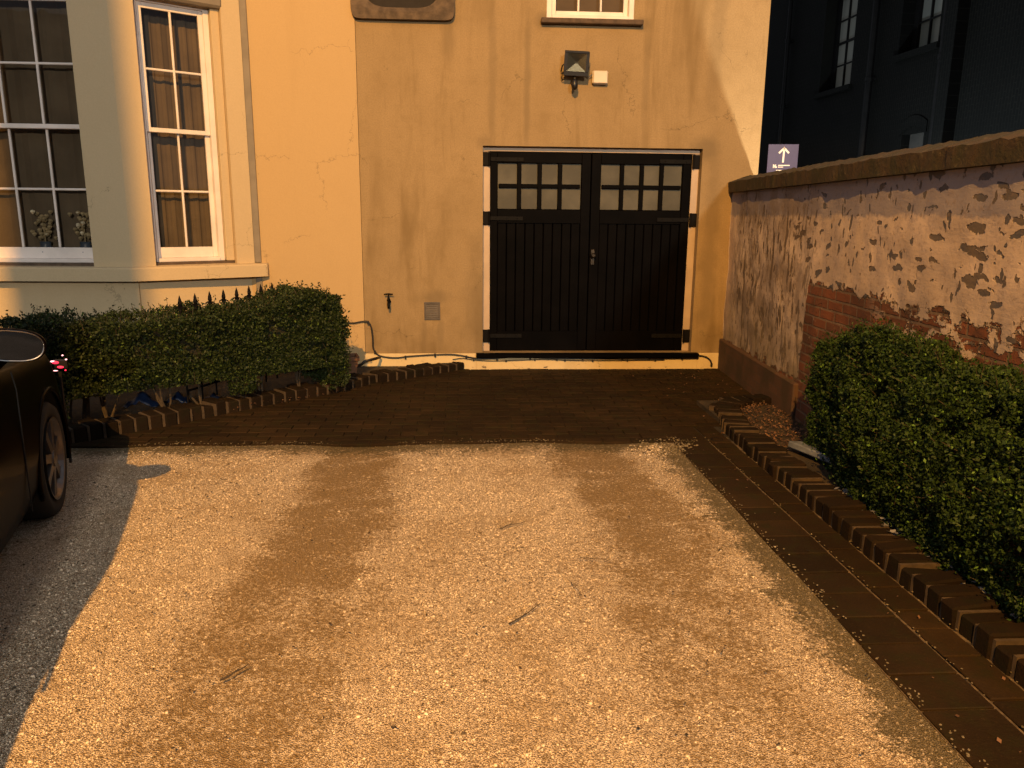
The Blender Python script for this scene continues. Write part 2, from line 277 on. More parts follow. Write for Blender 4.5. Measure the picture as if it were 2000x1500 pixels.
# ---------------------------------------------------------------- mesh building
ORG = {}; FRM = {}
def tag(o, label=None, cat=None, group=None, kind=None, category=None):
    cat = cat or category
    for a, b in (('label', label), ('category', cat), ('group', group), ('kind', kind)):
        if b: o[a] = b
    return o
def thing(name, label, cat, org=(0, 0, 0), fr=HF, group=None):
    o = bpy.data.objects.new(name, None); COL.objects.link(o); o.empty_display_size = .1
    o.location = to_world(org, fr); o.rotation_euler = (0, 0, fr[1]); tag(o, label, cat, group); ORG[o.name] = Vector(org); FRM[o.name] = fr
    return o
class MB:
    def __init__(s): s.v = []; s.f = []; s.r = []; s.cur = 0.0
    def add(s, vs, fs, T=None):
        n = len(s.v)
        for p in vs:
            p = Vector(p); s.v.append(tuple(T @ p) if T else tuple(p))
        for f in fs: s.f.append(tuple(n+i for i in f)); s.r.append(s.cur)
        return s
    def box(s, x0, x1, y0, y1, z0, z1, T=None, ch=0.0):
        if ch <= 0:
            vs = [(x, y, z) for z in (z0, z1) for y in (y0, y1) for x in (x0, x1)]
            return s.add(vs, [(0, 2, 3, 1), (4, 5, 7, 6), (0, 1, 5, 4), (2, 6, 7, 3), (0, 4, 6, 2), (1, 3, 7, 5)], T)
        c = min(ch, (x1-x0)*.45, (y1-y0)*.45, (z1-z0)*.45); vs = []; idx = {}
        for a, X in enumerate((x0, x1)):
            for b, Y in enumerate((y0, y1)):
                for d, Z in enumerate((z0, z1)):
                    sx, sy, sz = (c, -c)[a], (c, -c)[b], (c, -c)[d]
                    for ax, p in enumerate(((X, Y+sy, Z+sz), (X+sx, Y, Z+sz), (X+sx, Y+sy, Z))): idx[(a, b, d, ax)] = len(vs); vs.append(p)
        I = lambda a, b, d, ax: idx[(a, b, d, ax)]; fs = []
        for a in (0, 1):
            q = [I(a, 0, 0, 0), I(a, 0, 1, 0), I(a, 1, 1, 0), I(a, 1, 0, 0)]; fs.append(q if a == 0 else q[::-1])
            q = [I(0, a, 0, 1), I(1, a, 0, 1), I(1, a, 1, 1), I(0, a, 1, 1)]; fs.append(q if a == 0 else q[::-1])
            q = [I(0, 0, a, 2), I(0, 1, a, 2), I(1, 1, a, 2), I(1, 0, a, 2)]; fs.append(q if a == 0 else q[::-1])
        for a in (0, 1):
            for b in (0, 1):
                fs.append([I(a, b, 0, 0), I(a, b, 1, 0), I(a, b, 1, 1), I(a, b, 0, 1)]); fs.append([I(a, 0, b, 0), I(a, 1, b, 0), I(a, 1, b, 2), I(a, 0, b, 2)])
                fs.append([I(0, a, b, 1), I(1, a, b, 1), I(1, a, b, 2), I(0, a, b, 2)])
                for d in (0, 1): fs.append([I(a, b, d, 0), I(a, b, d, 1), I(a, b, d, 2)])
        return s.add(vs, fs, T)
    def tube(s, pts, r, n=8, T=None, cap=True):
        pts = [Vector(p) for p in pts]; rs = r if isinstance(r, (list, tuple)) else [r]*len(pts); vs = []; fs = []; prev = None
        for i, p in enumerate(pts):
            d = (pts[min(i+1, len(pts)-1)]-pts[max(i-1, 0)]).normalized(); a = prev if prev is not None else (Vector((0, 0, 1)) if abs(d.z) < .9 else Vector((1, 0, 0)))
            b = (a-d*a.dot(d)).normalized(); prev = b; c = d.cross(b)
            for j in range(n): t = 2*pi*j/n; vs.append(p+(b*cos(t)+c*sin(t))*rs[i])
        for i in range(len(pts)-1):
            for j in range(n): fs.append((i*n+j, i*n+(j+1) % n, (i+1)*n+(j+1) % n, (i+1)*n+j))
        if cap: fs.append(tuple(range(n))[::-1]); fs.append(tuple((len(pts)-1)*n+j for j in range(n)))
        return s.add(vs, fs, T)
    def lathe(s, prof, c, n=16, T=None, ax='z', cap=True):
        vs = []; fs = []
        for r, h in prof:
            for j in range(n):
                t = 2*pi*j/n; q = (r*cos(t), r*sin(t), h) if ax == 'z' else ((r*cos(t), h, r*sin(t)) if ax == 'y' else (h, r*cos(t), r*sin(t))); vs.append((c[0]+q[0], c[1]+q[1], c[2]+q[2]))
        for i in range(len(prof)-1):
            for j in range(n): fs.append((i*n+j, i*n+(j+1) % n, (i+1)*n+(j+1) % n, (i+1)*n+j))
        if cap: fs.append(tuple(range(n))[::-1]); fs.append(tuple((len(prof)-1)*n+j for j in range(n)))
        return s.add(vs, fs, T)
    def build(s, name, mat, parent=None, fr=HF, org=None, smooth=False, bevel=0, **tags):
        me = bpy.data.meshes.new(name); par = parent
        if parent is not None: o0 = ORG[parent.name]; fr = FRM[parent.name]
        elif org is not None: o0 = Vector(org)
        else:
            a = np.array(s.v); o0 = Vector(((a[:, 0].min()+a[:, 0].max())/2, (a[:, 1].min()+a[:, 1].max())/2, a[:, 2].min()))
        me.from_pydata([(x-o0.x, y-o0.y, z-o0.z) for x, y, z in s.v], [], s.f)
        if any(s.r): at = me.attributes.new('rnd', 'FLOAT', 'FACE'); at.data.foreach_set('value', s.r)
        me.materials.append(M[mat]); me.validate(); me.update()
        if smooth: me.shade_smooth()
        o = bpy.data.objects.new(name, me); COL.objects.link(o); ORG[o.name] = o0; FRM[o.name] = fr
        if par is not None: o.parent = par
        else: o.location = to_world(o0, fr); o.rotation_euler = (0, 0, fr[1])
        if bevel: md = o.modifiers.new('bevel', 'BEVEL'); md.width = bevel; md.segments = 2; md.limit_method = 'ANGLE'
        return tag(o, **tags)
def np_mesh(name, V, F, mat, rnd=None, parent=None, fr=HF, org=(0, 0, 0), **tags):
    """V (n,3), F (m,k) with constant k"""
    me = bpy.data.meshes.new(name); o0 = ORG[parent.name] if parent is not None else Vector(org)
    if parent is not None: fr = FRM[parent.name]
    V = V-np.array(o0); k_ = F.shape[1]
    me.vertices.add(len(V)); me.vertices.foreach_set('co', V.astype(np.float32).ravel()); me.loops.add(F.size); me.loops.foreach_set('vertex_index', F.astype(np.int32).ravel())
    me.polygons.add(len(F)); me.polygons.foreach_set('loop_start', np.arange(0, F.size, k_, dtype=np.int32)); me.update(calc_edges=True)
    if rnd is not None: at = me.attributes.new('rnd', 'FLOAT', 'FACE'); at.data.foreach_set('value', rnd.astype(np.float32))
    me.materials.append(M[mat]); o = bpy.data.objects.new(name, me); COL.objects.link(o); ORG[o.name] = o0; FRM[o.name] = fr
    if parent is not None: o.parent = parent
    else: o.location = to_world(o0, fr); o.rotation_euler = (0, 0, fr[1])
    return tag(o, **tags)
def basis(p, t, inward): return Matrix(((t[0], inward[0], 0, p[0]), (t[1], inward[1], 0, p[1]), (0, 0, 1, 0), (0, 0, 0, 1)))
I4 = Matrix.Identity(4)
def holed(mb, x0, x1, z0, z1, holes, depth, T=I4, y=0.0):
    """wall sheet with openings: front faces, reveals and outer rim; local y is the way in"""
    xs = sorted({x0, x1, *[h[0] for h in holes], *[h[1] for h in holes]}); zs = sorted({z0, z1, *[h[2] for h in holes], *[h[3] for h in holes]})
    for i in range(len(xs)-1):
        for j in range(len(zs)-1):
            cx, cz = (xs[i]+xs[i+1])/2, (zs[j]+zs[j+1])/2
            if any(h[0] < cx < h[1] and h[2] < cz < h[3] for h in holes): continue
            mb.add([(xs[i], y, zs[j]), (xs[i+1], y, zs[j]), (xs[i+1], y, zs[j+1]), (xs[i], y, zs[j+1])], [(0, 1, 2, 3)], T)
            mb.add([(xs[i], y+depth, zs[j]), (xs[i+1], y+depth, zs[j]), (xs[i+1], y+depth, zs[j+1]), (xs[i], y+depth, zs[j+1])], [(3, 2, 1, 0)], T)
    for h in [(x0, x1, z0, z1)]+list(holes):
        a, b, c, d = h[:4]
        for q in (((a, c), (a, d)), ((b, d), (b, c)), ((a, d), (b, d)), ((b, c), (a, c))):
            (xa, za), (xb, zb) = q; mb.add([(xa, y, za), (xa, y+depth, za), (xb, y+depth, zb), (xb, y, zb)], [(0, 1, 2, 3)], T)

# ================================================================ THE GROUND
g = MB(); g.box(-90, 90, -90, 90, -.3, -.02); g.build('ground', 'asphalt', fr=WF, org=(0, 0, 0), kind='structure')
nx, ny = 120, 150
gx = np.linspace(-7, 1.02, nx); gy = np.linspace(-13, -2.62, ny); GX, GY = np.meshgrid(gx, gy)
def ghz(x, y):
    z = .004*np.sin(x*3.1+y*1.7)+.003*np.sin(x*7.3-y*5.1)
    for cx in (-1.25, .42): z = z-.010*np.exp(-((x-cx)/.3)**2)
    return z+.004
GZ = ghz(GX, GY); V = np.stack([GX.ravel(), GY.ravel(), GZ.ravel()], 1); idx = np.arange(nx*ny).reshape(ny, nx)
F = np.stack([idx[:-1, :-1].ravel(), idx[:-1, 1:].ravel(), idx[1:, 1:].ravel(), idx[1:, :-1].ravel()], 1)
o = np_mesh('gravel_drive', V, F, 'gravel', kind='structure'); o.data.shade_smooth()
# loose stones on the drive
t_ = (1+5**.5)/2; ico = np.array([(-1, t_, 0), (1, t_, 0), (-1, -t_, 0), (1, -t_, 0), (0, -1, t_), (0, 1, t_), (0, -1, -t_), (0, 1, -t_), (t_, 0, -1), (t_, 0, 1), (-t_, 0, -1), (-t_, 0, 1)])/hypot(1, t_)
icf = np.array([(0, 11, 5), (0, 5, 1), (0, 1, 7), (0, 7, 10), (0, 10, 11), (1, 5, 9), (5, 11, 4), (11, 10, 2), (10, 7, 6), (7, 1, 8), (3, 9, 4), (3, 4, 2), (3, 2, 6), (3, 6, 8), (3, 8, 9), (4, 9, 5), (2, 4, 11), (6, 2, 10), (8, 6, 7), (9, 8, 1)])
def stones(P, size, squash=.6):
    n = len(P); A = rng.uniform(0, 2*pi, n); sc = size[:, None]*rng.uniform(.7, 1.3, (n, 3)); sc[:, 2] *= squash
    L = ico[None]*rng.uniform(.78, 1.2, (n, 12, 1))*sc[:, None, :]; c, s = np.cos(A)[:, None], np.sin(A)[:, None]
    X = L[:, :, 0]*c-L[:, :, 1]*s; Y = L[:, :, 0]*s+L[:, :, 1]*c
    V = np.stack([X, Y, L[:, :, 2]], 2)+P[:, None, :]; F = icf[None]+12*np.arange(n)[:, None, None]
    return V.reshape(-1, 3), F.reshape(-1, 3), np.repeat(rng.random(n), 20)
n = 85000; u = rng.random(n); px = rng.uniform(-2.95, 1.0, n); py = -2.69-4.3*rng.random(n)**.85
keep = np.ones(n, bool); tr = np.maximum(np.exp(-((px+1.25)/.42)**4), np.exp(-((px-.42)/.4)**4)); keep &= rng.random(n) > tr*.6
px, py = px[keep], py[keep]; sz = rng.uniform(.0020, .0043, len(px)); sz[rng.random(len(px)) < .035] *= 1.9
ns = 1500; ex = np.concatenate([rng.normal(1.0, .028, ns//2-160), rng.normal(1.268, .008, 100), rng.normal(1.43, .015, 60), rng.uniform(-2.8, 1.2, ns//2)]); ey = np.concatenate([rng.uniform(-6.6, -2.6, ns//2), rng.normal(-2.70, .028, ns//2)])
nh = 260; hx = rng.normal(.88, .11, nh); hy = rng.normal(-2.85, .07, nh)
px = np.concatenate([px, ex, hx]); py = np.concatenate([py, ey, hy]); sz = np.concatenate([sz, rng.uniform(.0025, .006, ns), rng.uniform(.006, .014, nh)])
pz = ghz(px, py)+sz*.3; pz[(px > 1.0) | (py > -2.70)] += .012
V, F, R = stones(np.stack([px, py, pz], 1), sz); np_mesh('loose_gravel', V, F, 'pebbles', R, kind='stuff', label='loose pale pebbles over the gravel drive', category='gravel')

# ---------------- block paving
pv = MB(); y = -.03; row = 0
def paver(x0, x1, y0, y1, g_=.004):
    dz = random.uniform(-.003, .003); pv.cur = random.uniform(.02, 1)
    T = Matrix.Translation(((x0+x1)/2, (y0+y1)/2, dz)) @ Matrix.Rotation(random.gauss(0, .006), 4, 'X') @ Matrix.Rotation(random.gauss(0, .006), 4, 'Y') @ Matrix.Rotation(random.gauss(0, .006), 4, 'Z')
    hx, hy = (x1-x0)/2-g_/2, (y1-y0)/2-g_/2; pv.box(-hx, hx, -hy, hy, -.04, .014, T, .004)
while y > -2.70:
    y1 = y; y0 = y-.103; xl = -4.6; x = xl-(row % 2)*.105-random.random()*.02
    while x < 2.2:
        w = .208
        if x+w > xl and not (x > 1.0 and y0 < -2.3): paver(x, x+w, y0, y1)
        x += w
    y = y0; row += 1
y = -2.3
while y > -7.5:
    d = random.choice((.2, .2, .3)); paver(1.0, 1.265, y-d, y, .008); y -= d
y = -2.3
while y > -7.5:
    d = random.choice((.14, .2, .26))
    if not -5.60 < y-d/2 < -5.40: paver(1.27, 1.425, y-d, y, .008)
    y -= d
pv.build('block_paving', 'paver_brick', org=(0, 0, 0), kind='structure')
b = MB(); b.box(-4.8, 2.25, -2.70, 0, -.02, .004); b.build('paving_bed', 'joint_dirt', org=(0, 0, 0), kind='structure')
b = MB(); b.box(1.0, 1.5, -7.6, -2.70, -.02, .0045); b.build('sand_bed', 'sandy_joint', org=(0, 0, 0), kind='structure')
b = MB(); b.box(1.5, 2.2, -7.6, -1.62, -.02, .05); b.build('right_soil_bed', 'soil', org=(0, 0, 0), kind='structure')
b = MB(); b.add([(-6.5, -4.6, .045), (-3.05, -2.15, .045), (-1.75, -1.05, .045), (-.9, -.2, .045), (-.9, .0, .045), (-6.5, .0, .045)], [(0, 1, 2, 3, 4, 5)]); b.build('left_soil_bed', 'soil', org=(0, 0, 0), kind='structure')

# ---------------- brick edgings
def resample(pts, step):
    P = [Vector((*p, 0)) for p in pts]; out = []; acc = 0
    for a, b_ in zip(P[:-1], P[1:]):
        L = (b_-a).length; d = (b_-a)/L; t = acc
        while t < L: out.append((a+d*t, d)); t += step
        acc = t-L
    return out
def edging(name, pts, step, depth, h0, h1, side, label, z0=0.0):
    root = thing(name, label, 'brick edging', (pts[len(pts)//2][0], pts[len(pts)//2][1], 0)); br = MB(); mo = MB(); R_ = resample(pts, step); n_ = len(R_)
    for i, (p, d) in enumerate(R_):
        h = h0+(h1-h0)*i/n_; nrm = Vector((-d.y, d.x, 0))*side; T = basis((p.x, p.y), (d.x, d.y), (nrm.x, nrm.y)); br.cur = random.uniform(.02, 1)
        e = random.gauss(0, .004); T = T @ Matrix.Translation((step/2, 0, 0)) @ Matrix.Rotation(random.gauss(0, .05), 4, 'Z') @ Matrix.Rotation(random.gauss(0, .05), 4, 'X')
        br.box(-step/2+.009, step/2-.009, e, depth, -.03, h+random.gauss(0, .008), T, .009)
    for i in range(len(R_)-1):
        p, d = R_[i]; h = h0+(h1-h0)*i/n_; nrm = Vector((-d.y, d.x, 0))*side; T = basis((p.x, p.y), (d.x, d.y), (nrm.x, nrm.y)); mo.box(step*.92, step*1.08, .004+.0005*(i % 2), depth-.012, -.02, h-.004-.0006*(i % 3), T)
    br.build('brick', 'kerb_brick', root); mo.build('mortar_joint', 'mortar', root); return root
LK = [(-3.95, -3.25), (-3.395, -2.8), (-3.03, -2.46), (-2.68, -2.13), (-2.21, -1.61), (-1.73, -1.19), (-1.40, -.76), (-.95, -.40), (-.52, -.06)]
edging('brick_edging', LK, .105, .2, .13, .085, 1, 'low mossy brick edging along the foot of the long left hedge')
RK = [(2.10, -1.58), (1.78, -1.64), (1.56, -1.88), (1.46, -2.4), (1.43, -3.2), (1.43, -4.2), (1.435, -5.5), (1.45, -7.4)]
edging('brick_edging', RK, .105, .2, .09, .10, 1, 'stepped brick edging beside the paved strip and the right hedge')

# ================================================================ THE HOUSE
house = thing('house', 'cream rendered house with a bay window and black garage doors', 'house')
DX0, DX1, DZ0, DZ1 = -.312, 1.912, .186, 2.272
RDX = 2.50
w = MB(); holed(w, -1.53, RDX, .18, 5.4, [(DX0, DX1, DZ0, DZ1), (.30, 1.15, 3.455, 4.75), (-1.42, -.76, 3.52, 4.4)], .24); w.box(2.36, RDX, .14, 7, .18, 5.4)
w.build('garage_wall', 'rough_render', house)
w = MB(); w.box(-1.535, -.38, -.016, .12, -.05, .178, ch=.004); w.box(-.38, 1.985, -.016, .12, -.05, .138, ch=.004); w.box(1.985, RDX, -.016, .12, -.05, .178, ch=.004); w.build('plinth', 'plinth_render', house)
w = MB(); w.box(-2.7, -1.533, -.012, .12, -.05, 5.4); w.build('wall', 'clean_render', house)
w = MB(); w.box(-2.66, RDX, 6.9, 7, 0, 5.4); w.box(-6.6, RDX-.01, .16, 7.1, 5.4, 5.5); w.build('rear_wall', 'clean_render', house)
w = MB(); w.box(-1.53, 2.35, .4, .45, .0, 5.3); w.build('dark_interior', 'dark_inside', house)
# stone frame of the high round-bottomed opening
fr_ = MB(); xs = np.linspace(-1.56, -.585, 21)
def arcz(x): c = (-1.09); t = (x-c)/.40; return 3.50+.10*(1-(1-min(1, t*t))**.5)+(.4 if abs(t) >= 1 else 0)
N_ = 24; out_z0, out_z1 = 3.405, 4.55
inner = [(-1.09+.37*cos(a)*(1 if abs(cos(a)) < .99 else 1), 3.95+.42*sin(a)) for a in np.linspace(0, 2*pi, 33)[:-1]]
def super_pt(a, rx, rz, cx, cz, e): c, s = cos(a), sin(a); return (cx+rx*math.copysign(abs(c)**e, c), cz+rz*math.copysign(abs(s)**e, s))
for yy0, yy1 in ((-.07, .10),):
    vs = []; fs = []; n_ = 48
    for i in range(n_):
        a = 2*pi*i/n_; ox, oz = super_pt(a, .49, .575, -1.072, 3.98, .12); ix, iz = super_pt(a, .37, .47, -1.085, 3.98, .45)
        mx_, mz_ = super_pt(a, .41, .51, -1.085, 3.98, .3)
        vs += [(ox, yy0+.01, oz), (ox, yy1, oz), (mx_, yy0, mz_), (ix, yy0+.03, iz), (ix, yy1+.05, iz)]
    for i in range(n_):
        j = (i+1) % n_
        for a_, b_ in ((1, 0), (0, 2), (2, 3), (3, 4)): fs.append((i*5+a_, j*5+a_, j*5+b_, i*5+b_))
    fr_.add(vs, fs)
so = fr_.build('stone_surround', 'dark_stone', house, label='dark moulded stone surround of the high recess')
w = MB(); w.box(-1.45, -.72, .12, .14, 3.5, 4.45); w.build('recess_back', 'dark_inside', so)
# upper window
def sash(parent, T, u0, u1, z0, z1, cols, rows_top, rows_bot, zmeet, y0, mat='white_paint', jamb=.06, stile=.045, bar=.020, botrail=.10, name='window', label=None):
    f_ = MB(); f_.box(u0, u0+jamb, y0, y0+.10, z0, z1, T, .004); f_.box(u1-jamb, u1, y0, y0+.10, z0, z1, T, .004); f_.box(u0+jamb, u1-jamb, y0+.001, y0+.10, z1-jamb, z1, T, .004); f_.box(u0+jamb, u1-jamb, y0-.015, y0+.10, z0, z0+.035, T, .004)
    win = f_.build(name, mat, parent, label=label); a, b_ = u0+jamb, u1-jamb
    for (za, zb, yy, rows, rails) in ((z0+.035, zmeet+.02, y0+.055, rows_bot, (botrail, .04)), (zmeet-.02, z1-jamb, y0+.02, rows_top, (.04, .05))):
        s_ = MB(); s_.box(a, a+stile, yy, yy+.035, za, zb, T, .004); s_.box(b_-stile, b_, yy, yy+.035, za, zb, T, .004)
        s_.box(a+stile, b_-stile, yy+.001, yy+.034, za, za+rails[0], T, .004); s_.box(a+stile, b_-stile, yy+.001, yy+.034, zb-rails[1], zb, T, .004)
        ia, ib, ja, jb = a+stile, b_-stile, za+rails[0], zb-rails[1]
        for c_ in range(1, cols): xx = ia+(ib-ia)*c_/cols; s_.box(xx-bar/2, xx+bar/2, yy+.004, yy+.030, ja, jb, T, .005)
        for r_ in range(1, rows): zz = ja+(jb-ja)*r_/rows; s_.box(ia, ib, yy+.006, yy+.028, zz-bar/2, zz+bar/2, T, .005)
        s_.build('sash', mat, win)
        g_ = MB(); g_.add([(ia, yy+.017, ja), (ib, yy+.017, ja), (ib, yy+.017, jb), (ia, yy+.017, jb)], [(0, 1, 2, 3)], T); g_.build('pane', 'window_glass', win)
    return win
uw = sash(house, I4, .30, 1.15, 3.455, 4.70, 3, 2, 2, 4.1, -.01, jamb=.05, botrail=.05, label='small white sash window over the floodlight')
w = MB(); w.box(.245, 1.235, -.075, .05, 3.405, 3.452, ch=.006); w.build('sill', 'old_sill', uw)
w = MB(); w.box(.32, 1.13, .18, .2, 3.4, 4.75); w.build('curtain', 'curtain', uw)

# ---- garage doors
df = MB(); df.box(DX0, DX0+.075, .09, .2, DZ0, DZ1-.046, ch=.003); df.box(DX1-.075, DX1, .09, .2, DZ0, DZ1-.046, ch=.003); df.box(DX0, DX1, .08, .2, DZ1-.045, DZ1-.001, ch=.003); df.build('door_frame', 'cream_frame', house)
st = MB(); st.box(-.381, 1.985, -.075, .19, .14, .184, ch=.006); st.build('threshold', 'black_door', house)
YD = Matrix.Translation((0, .055, 0))
def leaf(x0, x1, px0, px1, flip):
    L = MB(); z0, z1 = .192, 2.222; yf = .035; yp = .052
    L.box(x0, px0-.012, yf, .09, z0, z1, ch=.004); L.box(px1+.012, x1, yf, .09, z0, z1, ch=.004)
    L.box(px0-.012, px1+.012, yf+.0015, .09, 2.118, z1, ch=.003); L.box(px0-.012, px1+.012, yf+.0015, .09, 1.52, 1.660, ch=.003); L.box(px0-.012, px1+.012, yf+.0015, .09, z0, .40, ch=.003)
    k_ = 9; ww = (px1-px0+.024)/k_
    for i in range(k_): L.box(px0-.012+i*ww+.002, px0-.012+(i+1)*ww-.002, yp, .085, .395, 1.525, ch=.006)
    cols = 4; pw = (px1-px0)/cols
    for i in range(1, cols): xx = px0+i*pw; L.box(xx-.022, xx+.022, yf+.004, .085, 1.66, 2.118, ch=.004)
    L.box(px0, px1, yf+.006, .084, 1.872, 1.912, ch=.004)
    L.v = [(x, y+.055, z) for x, y, z in L.v]; ob = L.build('garage_door_leaf', 'black_door', house)
    g_ = MB(); g_.box(px0-.008, px1+.008, .123, .129, 1.664, 2.114); g_.build('window_panes', 'frosted', ob)
    for zc in (2.15, 1.567, .350):
        h_ = MB(); a = -1 if not flip else 1; xe = x0 if not flip else x1
        h_.box(min(xe, xe+a*.076), max(xe, xe+a*.076), .018, .034, zc-.068, zc+.068, ch=.004)
        h_.box(min(xe-a*.002, xe-a*.34), max(xe-a*.002, xe-a*.34), .026, .0345, zc-.022, zc+.022, ch=.003); h_.tube([(xe+a*.01, .016, zc-.07), (xe+a*.01, .016, zc+.07)], .011)
        for q in range(3): h_.lathe([(.008, .026), (.006, .021)], (xe-a*(.06+q*.11), 0, zc), 8, ax='y')
        h_.v = [(x, y+.052, z) for x, y, z in h_.v]; h_.build('hinge', 'black_iron', ob)
    return ob
lf = leaf(-.236, .793, -.149, .686, False); rl = leaf(.801, 1.836, .910, 1.733, True)
h_ = MB(); h_.box(.815, .855, .024, .036, 1.10, 1.26, ch=.004); h_.lathe([(.012, .024), (.012, -.005), (.026, -.012), (.026, -.03), (.015, -.038)], (.835, 0, 1.20), 14, ax='y'); h_.lathe([(.010, .024), (.010, .016)], (.835, 0, 1.13), 10, ax='y'); h_.v = [(x, y+.055, z) for x, y, z in h_.v]; h_.build('handle', 'brass_dark', rl)
w = MB(); w.box(DX0-.02, DX0+.0, .0, .004, 0, .001); 

# ---- bay window
PC = (-3.53, -.68); PE = (-2.54, .0); Lc = hypot(PE[0]-PC[0], PE[1]-PC[1]); tc_ = ((PE[0]-PC[0])/Lc, (PE[1]-PC[1])/Lc); inn = (-tc_[1], tc_[0]); TC = basis(PC, tc_, inn)
TF = basis((PC[0], PC[1]), (1, 0), (0, 1)); CO = (.205, .955, 1.10, 3.47); FO = (-1.78, -.338, 1.10, 3.47)
PL = (PC[0]-2.1, PC[1]); TL = basis((PL[0]-.99, 0), (tc_[0], -tc_[1]), (tc_[1], tc_[0]))
w = MB(); holed(w, 0, Lc-.07, 1.06, 5.4, [CO], .16, TC); holed(w, -2.1, 0, 1.06, 5.4, [FO], .16, TF); holed(w, 0, Lc, 1.06, 5.4, [(.3, .9, 1.10, 3.47)], .16, TL)
w.build('bay_wall', 'bay_render', house)
base_off = .05
w = MB(); w.box(.02, Lc-.02, base_off, .2, -.05, .985, TC); w.box(-2.08, .02, base_off, .2, -.05, .986, TF); w.box(.02, Lc, base_off, .2, -.05, .985, TL); w.build('bay_plinth', 'bay_render', house)
# ledge: mitred band round the bay
def off(d):   # outline of the bay pushed out by d
    m = math.tan(atan2(tc_[1], tc_[0])/2); return [(PL[0]-.99-.0, .0-d*1.0), (PL[0]-m*d, PL[1]-d), (PC[0]+m*d, PC[1]-d), (PE[0]+.05+d*.3, -d*.95), (PE[0]+.05+d*.3, .03)]
lg = MB(); O1, O2, I1 = off(.075), off(.06), off(-.10)
for ring in range(1):
    pts = [(O1, .978), (O1, 1.088), (O2, 1.102), (I1, 1.112)]; vs = []; n_ = len(O1)
    for P_, z in pts: vs += [(x, y, z) for x, y in P_]
    vs += [(x, y, .978) for x, y in I1]; fs = []
    for r_ in range(4):
        for i in range(n_-1): fs.append((r_*n_+i, r_*n_+i+1, (r_+1)*n_+i+1, (r_+1)*n_+i))
    for i in range(n_-1): fs.append((4*n_+i, 4*n_+i+1, i+1, i))
    lg.add(vs, fs)
lg.build('bay_ledge', 'bay_render', house)
w = MB(); w.box(PE[0]-.062, PE[0]+.004, -.030, .05, 1.112, 5.4, ch=.004); w.box(PE[0]-.062, PE[0]+.0, -.03, .05, -.05, .975, ch=.004); w.build('corner_shade_strip', 'grey_strip', house)  # grey strip painted in for the shade where bay meets wall
def backing(win, T, u0, u1):
    c_ = MB(); n_ = 60; vs = []; 
    for i in range(n_+1):
        uu = u0+(u1-u0)*i/n_; yy = .30+.007*sin(i*.9)+.003*sin(i*2.1+1); vs += [(uu, yy, 1.0), (uu, yy, 3.6)]
    c_.add(vs, [(2*i, 2*i+2, 2*i+3, 2*i+1) for i in range(n_)], T); c_.build('curtain', 'curtain', win)
cw = sash(house, TC, CO[0]-.0, .875, 1.135, CO[3], 2, 2, 2, 2.335, .105, jamb=.05, stile=.042, label='white sash window in the angled side of the bay'); backing(cw, TC, .1, 1.0)
w = MB(); w.box(.877, .954, .05, .158, 1.136, 3.468, TC, .006); w.build('reveal', 'bay_render', cw)
fwn = sash(house, TF, FO[0], FO[1]+.055, 1.135, FO[3], 4, 2, 2, 2.335, .105, jamb=.05, stile=.045, label='white sash window in the front of the bay'); backing(fwn, TF, -1.9, -.1)
lw = sash(house, TL, .3, .9, 1.135, FO[3], 2, 2, 2, 2.335, .075, jamb=.07, label='white sash window in the far side of the bay')
w = MB(); w.box(CO[0], CO[1], .06, .16, 1.1, 1.134, TC); w.box(FO[0], FO[1], .045, .16, 1.1, 1.134, TF); w.build('sub_sill', 'old_sill', house)
w = MB(); w.box(CO[0]-.02, CO[1]+.02, -.012, .09, 3.44, 3.60, TC, .02); w.build('window_hood', 'grey_strip', house)
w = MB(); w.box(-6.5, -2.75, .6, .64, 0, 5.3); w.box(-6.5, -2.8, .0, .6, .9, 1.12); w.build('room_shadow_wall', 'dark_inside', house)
# ornaments behind the front bay window
def orn(name, label, cat, u, z, fn):
    root = thing(name, label, cat, (PC[0]+u, PC[1]+.23, 1.13)); fn(root, PC[0]+u, PC[1]+.23, 1.13)
def vase(root, x, y, z):
    m_ = MB(); m_.lathe([(.04, 0), (.065, .05), (.07, .10), (.045, .16), (.05, .19)], (x, y, z), 16); m_.build('vase', 'flower_pot', root, smooth=True)
    f_ = MB(); f_.tube([(x, y, z+.17), (x, y, z+.36)], .006, 5)
    for i in range(34):
        a = random.uniform(0, 2*pi); r = random.uniform(0, .11); zz = z+.22+random.uniform(0, .24); f_.lathe([(.004, -.02), (.022, 0), (.018, .014), (.003, .02)], (x+r*cos(a), y+r*sin(a)*.6, zz), 6)
    f_.build('flowers', 'cream_ornament', root)
def photo_frame(root, x, y, z):
    T = Matrix.Translation((x, y, z)) @ Matrix.Rotation(radians(-10), 4, 'X'); m_ = MB()
    for a in ((-.09, .09, 0, .018), (-.09, .09, .222, .24), (-.09, -.07, .018, .222), (.07, .09, .018, .222)): m_.box(a[0], a[1], -.01, .01, a[2], a[3], T)
    m_.build('frame', 'brass_dark', root); p_ = MB(); p_.box(-.07, .07, -.002, .006, .018, .222, T); p_.build('print', 'cream_ornament', root)
orn('flower_vase', 'blue vase with pale flowers in the lower middle pane of the front bay window', 'vase', -.86, 1.13, vase)
orn('flower_vase', 'blue vase of cream flowers nearest the right frame of the front bay window', 'vase', -.50, 1.13, vase)
